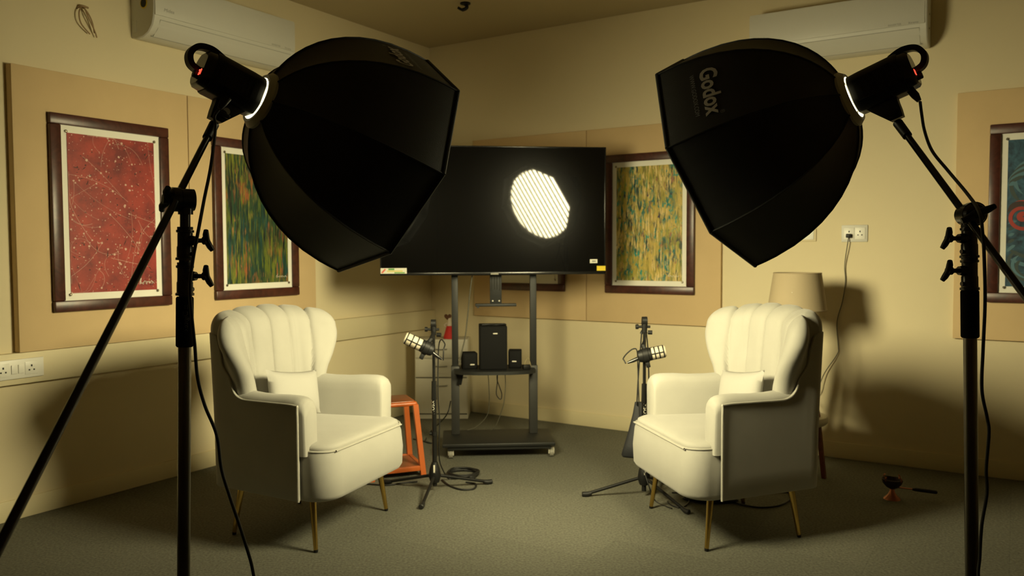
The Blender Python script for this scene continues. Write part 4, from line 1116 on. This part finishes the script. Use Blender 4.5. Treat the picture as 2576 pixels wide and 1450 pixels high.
cable('hanging_cable', 'thin pale cable hanging from the right half of the stand shelf to its base', [on_cart(0.055, -0.01, 0.511), on_cart(0.06, 0.0, 0.42), on_cart(0.05, 0.02, 0.3), on_cart(0.03, 0.05, 0.22), on_cart(0.0, 0.07, 0.14), on_cart(-0.03, 0.09, 0.1035)], 0.0026, GREENC)
cable('floor_cable', 'thin dark cable running from the stand base towards the left microphone', [on_cart(-0.30, 0.05, 0.31), on_cart(-0.33, 0.02, 0.22), flo(1085, 1085, 0.006), flo(1070, 1110, 0.006), flo(1085, 1115, 0.006), flo(1040, 1105, 0.006)], 0.004, RUBBER)

# ================================================================== FILING CABINET, FIGURINE
cab = thing('filing_cabinet', 'white three-drawer filing cabinet in the room corner behind the stand', 'cabinet', (-0.549, 6.175, 0), rad(-1.5))
mb = M(); mb.box((-0.205, 0.0, 0.0), (0.205, 0.235, 0.618), 0.004); mb.build('body', CABW, cab)
for z0, z1, k in ((0.475, 0.600, 0), (0.327, 0.468, 1), (0.045, 0.318, 2)):
    mb = M(); mb.box((-0.199, -0.014, z0), (0.199, 0.001, z1), 0.004); dr = mb.build('drawer', CABW, cab)
    mb = M(); zz = z1 - 0.055
    mb.tube(spline([(-0.045, -0.012, zz), (-0.042, -0.026, zz), (0, -0.03, zz - .002), (0.042, -0.026, zz), (0.045, -0.012, zz)], 5), 0.004, 8); mb.build('handle', GREY, dr)
for z0, z1 in ((0.320, 0.326), (0.035, 0.043)):
    mb = M(); mb.box((-0.198, -0.004, z0), (0.198, 0.0, z1)); mb.build('gap', CABD, cab, 0)
fg = thing('figurine', 'small figurine with brown heart-shaped top and red skirt on the white cabinet', 'figurine', (-0.488, 6.24, 0.6185), 0)
mb = M(); mb.lathe([(0.045, 0), (0.047, 0.015), (0.036, 0.05), (0.026, 0.085), (0.02, 0.1), (0, 0.1)], 20)
mb.build('skirt', REDC, fg)
mb = M(); mb.lathe([(0.02, 0.095), (0.022, 0.115), (0.014, 0.132), (0.017, 0.146), (0.012, 0.16), (0, 0.165)], 18); mb.tube([(-0.02, 0, 0.12), (-0.04, -0.005, 0.105), (-0.03, -0.012, 0.09)], 0.006, 8); mb.build('body', SKINW, fg)
mb = M(); hp = []
for k in range(28):
    a = 2 * pi * k / 28; hp.append((0.0019 * 16 * sin(a) ** 3 * 0.95, 0.0019 * (13 * cos(a) - 5 * cos(2 * a) - 2 * cos(3 * a) - cos(4 * a))))
rs = []
for y, k in ((-0.012, 0.6), (-0.009, 0.9), (0, 1.0), (0.009, 0.9), (0.012, 0.6)): rs.append([V((x * k - 0.012, y, 0.168 + z * k)) for x, z in hp])
mb.rings(rs); mb.build('heart_head', BROWN, fg, 50)

# ================================================================== ORANGE STOOL
st = thing('metal_stool', 'orange tapered metal stool with low tray beside the left armchair', 'stool', (-0.712, 4.68, 0), math.atan2(0.109, 0.274))
bw, bd, tw, td, H = 0.150, 0.150, 0.115, 0.115, 0.435
mb = M(); mb.box((-tw - 0.012, -td - 0.012, H - 0.03), (tw + 0.012, td + 0.012, H - 0.004), 0.012, 4); mb.build('top_rim', ORANGE, st)
mb = M(); mb.box((-tw + 0.004, -td + 0.004, H - 0.008), (tw - 0.004, td - 0.004, H), 0.004, 3); mb.build('seat', ORANGETOP, st)
for sx in (-1, 1):
    for sy in (-1, 1):
        mb = M(); b, tp = V((sx * bw, sy * bd, 0)), V((sx * tw, sy * td, H - 0.02)); q = 0.015
        mb.rings([[b + V((-q, -q, 0)), b + V((q, -q, 0)), b + V((q, q, 0)), b + V((-q, q, 0))], [tp + V((-q, -q, 0)), tp + V((q, -q, 0)), tp + V((q, q, 0)), tp + V((-q, q, 0))]])
        mb.build('leg', ORANGE, st, 30)
f_ = 0.90
lx, ly = lerp(tw, bw, f_), lerp(td, bd, f_)
mb = M(); mb.box((-lx + 0.01, -ly + 0.01, 0.048), (lx - 0.01, ly - 0.01, 0.056)); mb.build('tray', ORANGETOP, st)
for a, b in (((-lx, -ly), (lx, -ly)), ((-lx, ly), (lx, ly)), ((-lx, -ly), (-lx, ly)), ((lx, -ly), (lx, ly))):
    mb = M(); q = 0.011
    mb.box((min(a[0], b[0]) - q, min(a[1], b[1]) - q, 0.034), (max(a[0], b[0]) + q, max(a[1], b[1]) + q, 0.062), 0.003); mb.build('rail', ORANGE, st)

# ================================================================== MICROPHONE STANDS AND MICROPHONES
def mic_stand(label, base, top_z, tips, hub_z, knob, brand_px):
    base = V(base)
    t = thing('microphone_stand', label, 'microphone stand', base, 0, 'black tripod microphone stands')
    mb = M(); mb.cyl((0, 0, 0.03), (0, 0, 0.55), 0.0125, n=16); mb.build('lower_tube', BLACKGL, t)
    mb = M(); mb.cyl((0, 0, 0.52), (0, 0, top_z - 0.06), 0.0085, n=14); mb.cyl((0, 0, 0.50), (0, 0, 0.60), 0.016, 0.014, 16); mb.build('upper_tube', BLACKGL, t)
    mb = M(); mb.tube([(0, 0, hub_z - 0.055), (0, 0, hub_z - 0.02), (0, 0, hub_z + 0.02), (0, 0, hub_z + 0.055)], [0.024, 0.034, 0.028, 0.016], 16); mb.build('leg_hub', BLACKPL, t)
    mb = M(); mb.box((-0.0045, -0.030, hub_z - 0.01), (0.0045, -0.026, hub_z + 0.045), 0.001); mb.build('hub_label', BADGE, t)
    for tip in tips:
        tip = V(tip) - base; d = V((tip.x, tip.y, 0)).normalized()
        mb = M(); mb.cyl(d * 0.022 + V((0, 0, hub_z - 0.02)), tip + V((0, 0, 0.014)) - d * 0.02, 0.0085, n=12); lg = mb.build('leg', BLACKPL, t)
        mb = M(); e = tip + V((0, 0, 0.014)); mb.tube([e - d * 0.05 + V((0, 0, .006)), e - d * 0.03, e - d * 0.004, e], [0.0105, 0.0135, 0.0135, 0.010], 12); mb.build('rubber_foot', RUBBER, lg)
    mb = M(); mb.cyl((0, 0, top_z - 0.075), (0, 0, top_z - 0.02), 0.013, 0.017, 14); mb.cyl((-0.013, 0, top_z - 0.014), (0.013, 0, top_z - 0.014), 0.022, n=18); mb.cyl((-0.035, 0, top_z - 0.045), (0.03, 0, top_z - 0.045), 0.007, n=10)
    mb.cyl((-0.046, 0, top_z - 0.045), (-0.032, 0, top_z - 0.045), 0.013, n=12); hd = mb.build('boom_clamp', BLACKPL, t)
    mb = M(); mb.cyl((0.018, 0, top_z - 0.075), (0.04, -0.005, top_z - 0.075), 0.011, n=12); mb.build('clamp_knob', BLACKPL, hd)
    mb = M(); mb.cyl((-0.026 * knob, 0, 0.315), (-0.006 * knob, 0, 0.315), 0.008, n=10); mb.cyl((0, 0, 0.305), (0, 0, 0.325), 0.015, n=14); mb.build('height_clutch', BLACKPL, t)
    mb = M()
    a = rad(-90 + brand_px)
    def wf(x, z): aa = a + z / 0.0126; return V((0.0129 * cos(aa), 0.0129 * sin(aa), 0.475 - x))
    add_text(mb, 'SAMSON', 0.027, wf); mb.build('brand_lettering', BADGE, t, 0)
    return t
baseL, baseR = V((-0.422, 4.30, 0)), V((0.692, 4.19, 0))
mic_stand('black tripod microphone stand beside the orange stool', baseL, 0.925, [(-0.115, 4.43, 0), (-0.462, 3.985, 0), (-0.72, 4.44, 0)], 0.105, 1, -38)
mic_stand('black tripod microphone stand behind the right armchair, with a bag hung on it', baseR, 0.945, [(0.365, 4.19, 0), (0.865, 3.89, 0), (0.85, 4.47, 0)], 0.12, 1, 12)

def microphone(label, tip, tail, stand_pt, cage_rot):
    tip, tail = V(tip), V(tail); y = (tip - tail).normalized(); x = y.cross(V((0, 0, 1))).normalized(); z = x.cross(y)
    mtx = Matrix.Translation(tail) @ Matrix((x, y, z)).transposed().to_4x4()
    t = thing('microphone', label, 'microphone', mtx=mtx, group='podcast microphones')
    inv = mtx.inverted(); S = inv @ V(stand_pt)
    mx = Matrix.Rotation(-pi / 2, 4, 'X'); L = (tip - tail).length
    mb = M(); mb.lathe([(0, 0), (0.02, 0.0), (0.030, 0.006), (0.034, 0.02), (0.034, 0.068), (0.031, 0.07), (0, 0.07)], 28, mx); mb.build('body', BLACKPL, t)
    mb = M(); g0 = 0.068
    mb.lathe([(0.029, g0), (0.031, g0 + 0.002), (0.031, L - 0.008), (0.027, L - 0.001), (0, L)], 28, mx); gr = mb.build('grille', MICW, t)
    n = 3; seg = (L - 0.012 - g0) / n
    mb = M()
    for k in range(n + 1):
        yy = g0 + k * seg - (0.003 if k else 0); mb.lathe([(0.0305, yy), (0.0328, yy + 0.0005), (0.0328, yy + 0.0062), (0.0305, yy + 0.0067)], 28, mx)
    for k in range(4):
        a = 2 * pi * k / 4 + cage_rot; mb.box((-0.0035, g0, 0.029), (0.0022, L - 0.012, 0.0328), 0, 1, Matrix.Rotation(a, 4, 'Y'))
    mb.build('cage', BLACKPL, gr)
    mb = M(); mb.lathe([(0.0345, 0.028), (0.0385, 0.03), (0.0385, 0.056), (0.0345, 0.058)], 28, mx)
    mb.box((-0.012, 0.032, -0.066), (0.012, 0.054, -0.034), 0.004); mb.tube([(0, 0.043, 0.034), (0, 0.040, 0.048), S], [0.012, 0.012, 0.009], 10); mb.build('mount_ring', BLACKPL, t)
    mb = M(); mb.tube([(0, 0.0, -0.010), (0, -0.03, -0.016), (0, -0.058, -0.020)], [0.0105, 0.0095, 0.0055], 12); mb.build('plug', BLACKGL, t)
    return t, mtx
dL = 4.2
mL, mmL = microphone('black and cream podcast microphone on the left stand, pointing left', at(1018, 849, dL), at(1091, 884, dL + 0.02), at(1090, 838, 4.28), 0.0)
mR, mmR = microphone('black and cream podcast microphone on the right stand, pointing right', at(1675, 883, 4.12), at(1604, 898, 4.14), at(1621, 860, 4.175), 0.0)
def pl(mm): return mm @ V((0, -0.067, -0.0215))
cable('microphone_cable', 'black cable looping from the left microphone plug down its stand', [pl(mmL), at(1116, 881, 4.22), at(1119, 866, 4.26), at(1110, 855, 4.30), at(1104, 870, 4.33), at(1102, 920, 4.34), at(1102, 1000, 4.345), at(1106, 1060, 4.345), at(1104, 1120, 4.35), at(1106, 1160, 4.37), at(1115, 1185, 4.42), flo(1128, 1205, 0.006), flo(1150, 1203, 0.014)], 0.0034, RUBBER)
cable('microphone_cable', 'black cable looping from the right microphone plug down its stand', [pl(mmR), at(1570, 907, 4.16), at(1568, 902, 4.17), at(1578, 889, 4.19), at(1594, 878, 4.20), at(1603, 886, 4.20), at(1605, 940, 4.19), at(1609, 1060, 4.165), at(1612, 1115, 4.15), at(1612, 1150, 4.145), at(1632, 1222, 4.05), flo(1650, 1262, 0.006), flo(1690, 1280, 0.006)], 0.0034, RUBBER)
def coil(label, c, rx, ry, rot, turns, r, seed, tail):
    rnd = random.Random(seed); pts = []
    for k in range(turns * 12):
        a = 2 * pi * k / 12; rr = 1 + rnd.uniform(-0.10, 0.10); lay = k // 12
        p = V((rx * rr * cos(a), ry * rr * sin(a), r + lay * r * 1.3)); p.rotate(Euler((0, 0, rot))); pts.append(V(c) + p)
    return cable('coiled_cable', label, pts + [V(p) for p in tail], r, RUBBER, 4, 8)
coil('coil of black cable on the floor behind the left microphone stand', flo(1165, 1197, 0), 0.085, 0.085, 0.2, 4, 0.005, 3, [])
cable('floor_cable', 'single black cable loop on the carpet right of the left microphone stand', [flo(1112, 1208, 0.006), flo(1130, 1222, 0.006), flo(1160, 1232, 0.006), flo(1192, 1230, 0.006), flo(1196, 1218, 0.006), flo(1172, 1214, 0.006)], 0.005, RUBBER)
cable('floor_cable', 'black cable on the carpet under the orange stool and left armchair', [flo(905, 1216, 0.006), flo(935, 1219, 0.006), flo(975, 1221, 0.006), flo(1010, 1216, 0.006), flo(1050, 1212, 0.006)], 0.004, RUBBER)
coil('coil of black cable on the floor behind the right armchair', flo(1790, 1258, 0), 0.13, 0.07, -0.1, 5, 0.005, 8, [])
cable('floor_cable', 'black cable loop on the carpet between the right armchair legs', [flo(1838, 1256, 0.006), flo(1860, 1268, 0.006), flo(1910, 1277, 0.006), flo(1960, 1272, 0.006), flo(1990, 1255, 0.006), flo(1985, 1240, 0.006), flo(1940, 1236, 0.006)], 0.005, RUBBER)
cable('floor_cable', 'black cable curving on the carpet beside the right microphone stand leg', [flo(1690, 1240, 0.006), flo(1725, 1243, 0.006), flo(1733, 1262, 0.006), flo(1715, 1277, 0.006), flo(1690, 1272, 0.006), flo(1680, 1262, 0.006)], 0.004, RUBBER)

# bag hung from the right stand
bg = thing('carry_bag', 'black nylon bag hanging by its straps from the right microphone stand', 'bag', (baseR.x, baseR.y, 0), 0)
def bagp(px, py, Y): return at(px, py, Y) - V((baseR.x, baseR.y, 0))
mb = M(); rs = []
for y_, xl, xr, dp in ((1012, 1597, 1632, 0.012), (1040, 1592, 1633, 0.02), (1080, 1582, 1634, 0.03), (1120, 1570, 1636, 0.038), (1144, 1563, 1637, 0.04), (1150, 1566, 1637, 0.03)):
    ring = []; A, B = bagp(xl, y_, 4.275), bagp(xr, y_, 4.275); c = (A + B) / 2; hx = (B - A) / 2
    for k in range(20):
        a = 2 * pi * k / 20; ring.append(c + hx * cos(a) + V((0, dp * sin(a) * (1 + .15 * sin(3 * a)), 0)))
    rs.append(ring)
mb.rings(rs); mb.build('pouch', BAGM, bg, 60)
def strap(pts):
    mb = M(); P = spline(pts, 6); mb.tube(P, 0.011, 8, flat=0.3); mb.build('strap', BAGM, bg, 60)
strap([bagp(1614, 838, 4.228), bagp(1611, 880, 4.238), bagp(1607, 930, 4.24), bagp(1604, 980, 4.25), bagp(1602, 1020, 4.26)])
strap([bagp(1626, 838, 4.228), bagp(1630, 880, 4.238), bagp(1632, 940, 4.24), bagp(1632, 990, 4.25), bagp(1630, 1020, 4.26)])
mb = M(); mb.tube([bagp(1613, 840, 4.228), bagp(1616, 833, 4.225), bagp(1622, 833, 4.225), bagp(1626, 840, 4.228)], 0.008, 8); mb.build('strap_loop', BAGM, bg)

# ================================================================== FLOOR LAMP
lb = V((1.64, 4.62, 0))
fl = thing('floor_lamp', 'floor lamp with beige drum shade and reddish wooden legs behind the right armchair', 'floor lamp', lb, 0)
mb = M(); r0, r1, za, zb = 0.163, 0.132, 0.955, 1.165
outer = [(r0, za), (r1, zb), (r1 - 0.003, zb), (r0 - 0.003, za), (r0, za)]
mb.rings([[V((r * cos(2 * pi * j / 48), r * sin(2 * pi * j / 48), z)) for j in range(48)] for r, z in outer], True, False, False); sh_ = mb.build('lamp_shade', LAMPSH, fl, 50)
mb = M()
for r, z in ((r0, za), (r1, zb)): mb.tube([V(((r - .001) * cos(2 * pi * j / 48), (r - .001) * sin(2 * pi * j / 48), z)) for j in range(48)], 0.003, 6, closed=True)
mb.build('shade_trim', LAMPSH, sh_)
mb = M()
for k in range(3):
    a = 2 * pi * k / 3; mb.cyl((0.01 * cos(a), 0.01 * sin(a), 1.06), ((0.149) * cos(a), (0.149) * sin(a), 1.06), 0.002, n=6)
mb.lathe([(0.016, 0.93), (0.018, 0.95), (0.016, 1.03), (0, 1.03)], 16); mb.lathe([(0.015, 1.03), (0.03, 1.07), (0.028, 1.10), (0, 1.12)], 18); mb.build('bulb_holder', WPLAST, fl)
mb = M(); mb.lathe([(0.045, 0.885), (0.05, 0.89), (0.05, 0.93), (0.02, 0.935), (0, 0.935)], 20); mb.build('top_block', REDWOOD, fl)
for k, a in enumerate((rad(-38), rad(82), rad(202))):
    d = V((cos(a), sin(a), 0)); n_ = V((-sin(a), cos(a), 0)); rs = []
    for z, r, hw_ in ((0.90, 0.035, 0.014), (0.35, 0.125, 0.016), (0.0, 0.165, 0.012)):
        c = d * r + V((0, 0, z)); rs.append([c + d * 0.011 + n_ * hw_, c + d * 0.011 - n_ * hw_, c - d * 0.011 - n_ * hw_, c - d * 0.011 + n_ * hw_])
    mb = M(); mb.rings(rs); mb.build('leg', REDWOOD, fl, 30)
mb = M(); mb.lathe([(0.0, 0.30), (0.165, 0.30), (0.175, 0.31), (0.178, 0.325), (0.172, 0.345), (0.0, 0.348)], 40); mb.build('tray', CABW, fl, 40)
cable('lamp_cord', 'thin cord hanging down the right wall from the socket to the floor lamp',
      [on_right(3.237, 1.375, 0.018), on_right(3.232, 1.33, 0.03), on_right(3.215, 1.2, 0.015), on_right(3.22, 1.1, 0.012), on_right(3.205, 0.98, 0.012), on_right(3.175, 0.85, 0.012), on_right(3.185, 0.70, 0.014), on_right(3.18, 0.65, 0.016), on_right(3.11, 0.53, 0.03), on_right(3.07, 0.42, 0.06), on_right(3.02, 0.375, 0.1), lb + V((0.06, -0.02, 0.45))], 0.0028, GREENC, 6)
mb = M(); mb.box((-0.014, -0.03, -0.014), (0.014, -0.0, 0.010), 0.004); pg = mb.build('plug', BLACKPL); pg.matrix_world = Matrix.Translation(on_right(3.237, 1.385, 0.0135)) @ Matrix.Rotation(ROT_R, 4, 'Z')
tag(pg, 'black plug pushed into the white double wall socket', 'plug')

# ================================================================== COPPER BURNER
bn = thing('incense_burner', 'small copper bowl burner with dark handle on the carpet at right', 'incense burner', flo(2244, 1256, 0), 0)
mb = M(); mb.lathe([(0.042, 0), (0.040, 0.006), (0.022, 0.022), (0.012, 0.042), (0.010, 0.058), (0.0, 0.058)], 28); mb.build('foot', COPPER, bn)
mb = M(); mb.lathe([(0.012, 0.054), (0.030, 0.064), (0.046, 0.083), (0.052, 0.106), (0.049, 0.107), (0.042, 0.085), (0.026, 0.070), (0.0, 0.066)], 32); mb.build('bowl', IRON, bn)
mb = M()
for k in range(4):
    a = 0.4 + 1.6 * k; mb.tube([(0.05 * cos(a), 0.05 * sin(a), 0.10), (0.053 * cos(a), 0.053 * sin(a), 0.114), (0.045 * cos(a), 0.045 * sin(a), 0.12)], 0.004, 8)
mb.build('rim_tab', COPPER, bn)
mb = M(); mb.tube([(0.02, 0, 0.062), (0.10, -0.02, 0.056)], 0.0035, 8); mb.build('handle_rod', COPPER, bn)
mb = M(); mb.tube([(0.095, -0.019, 0.056), (0.11, -0.022, 0.056), (0.16, -0.034, 0.052), (0.205, -0.045, 0.048), (0.21, -0.046, 0.048)], [0.006, 0.009, 0.010, 0.0095, 0.006], 12); mb.build('handle_grip', BLACKPL, bn)
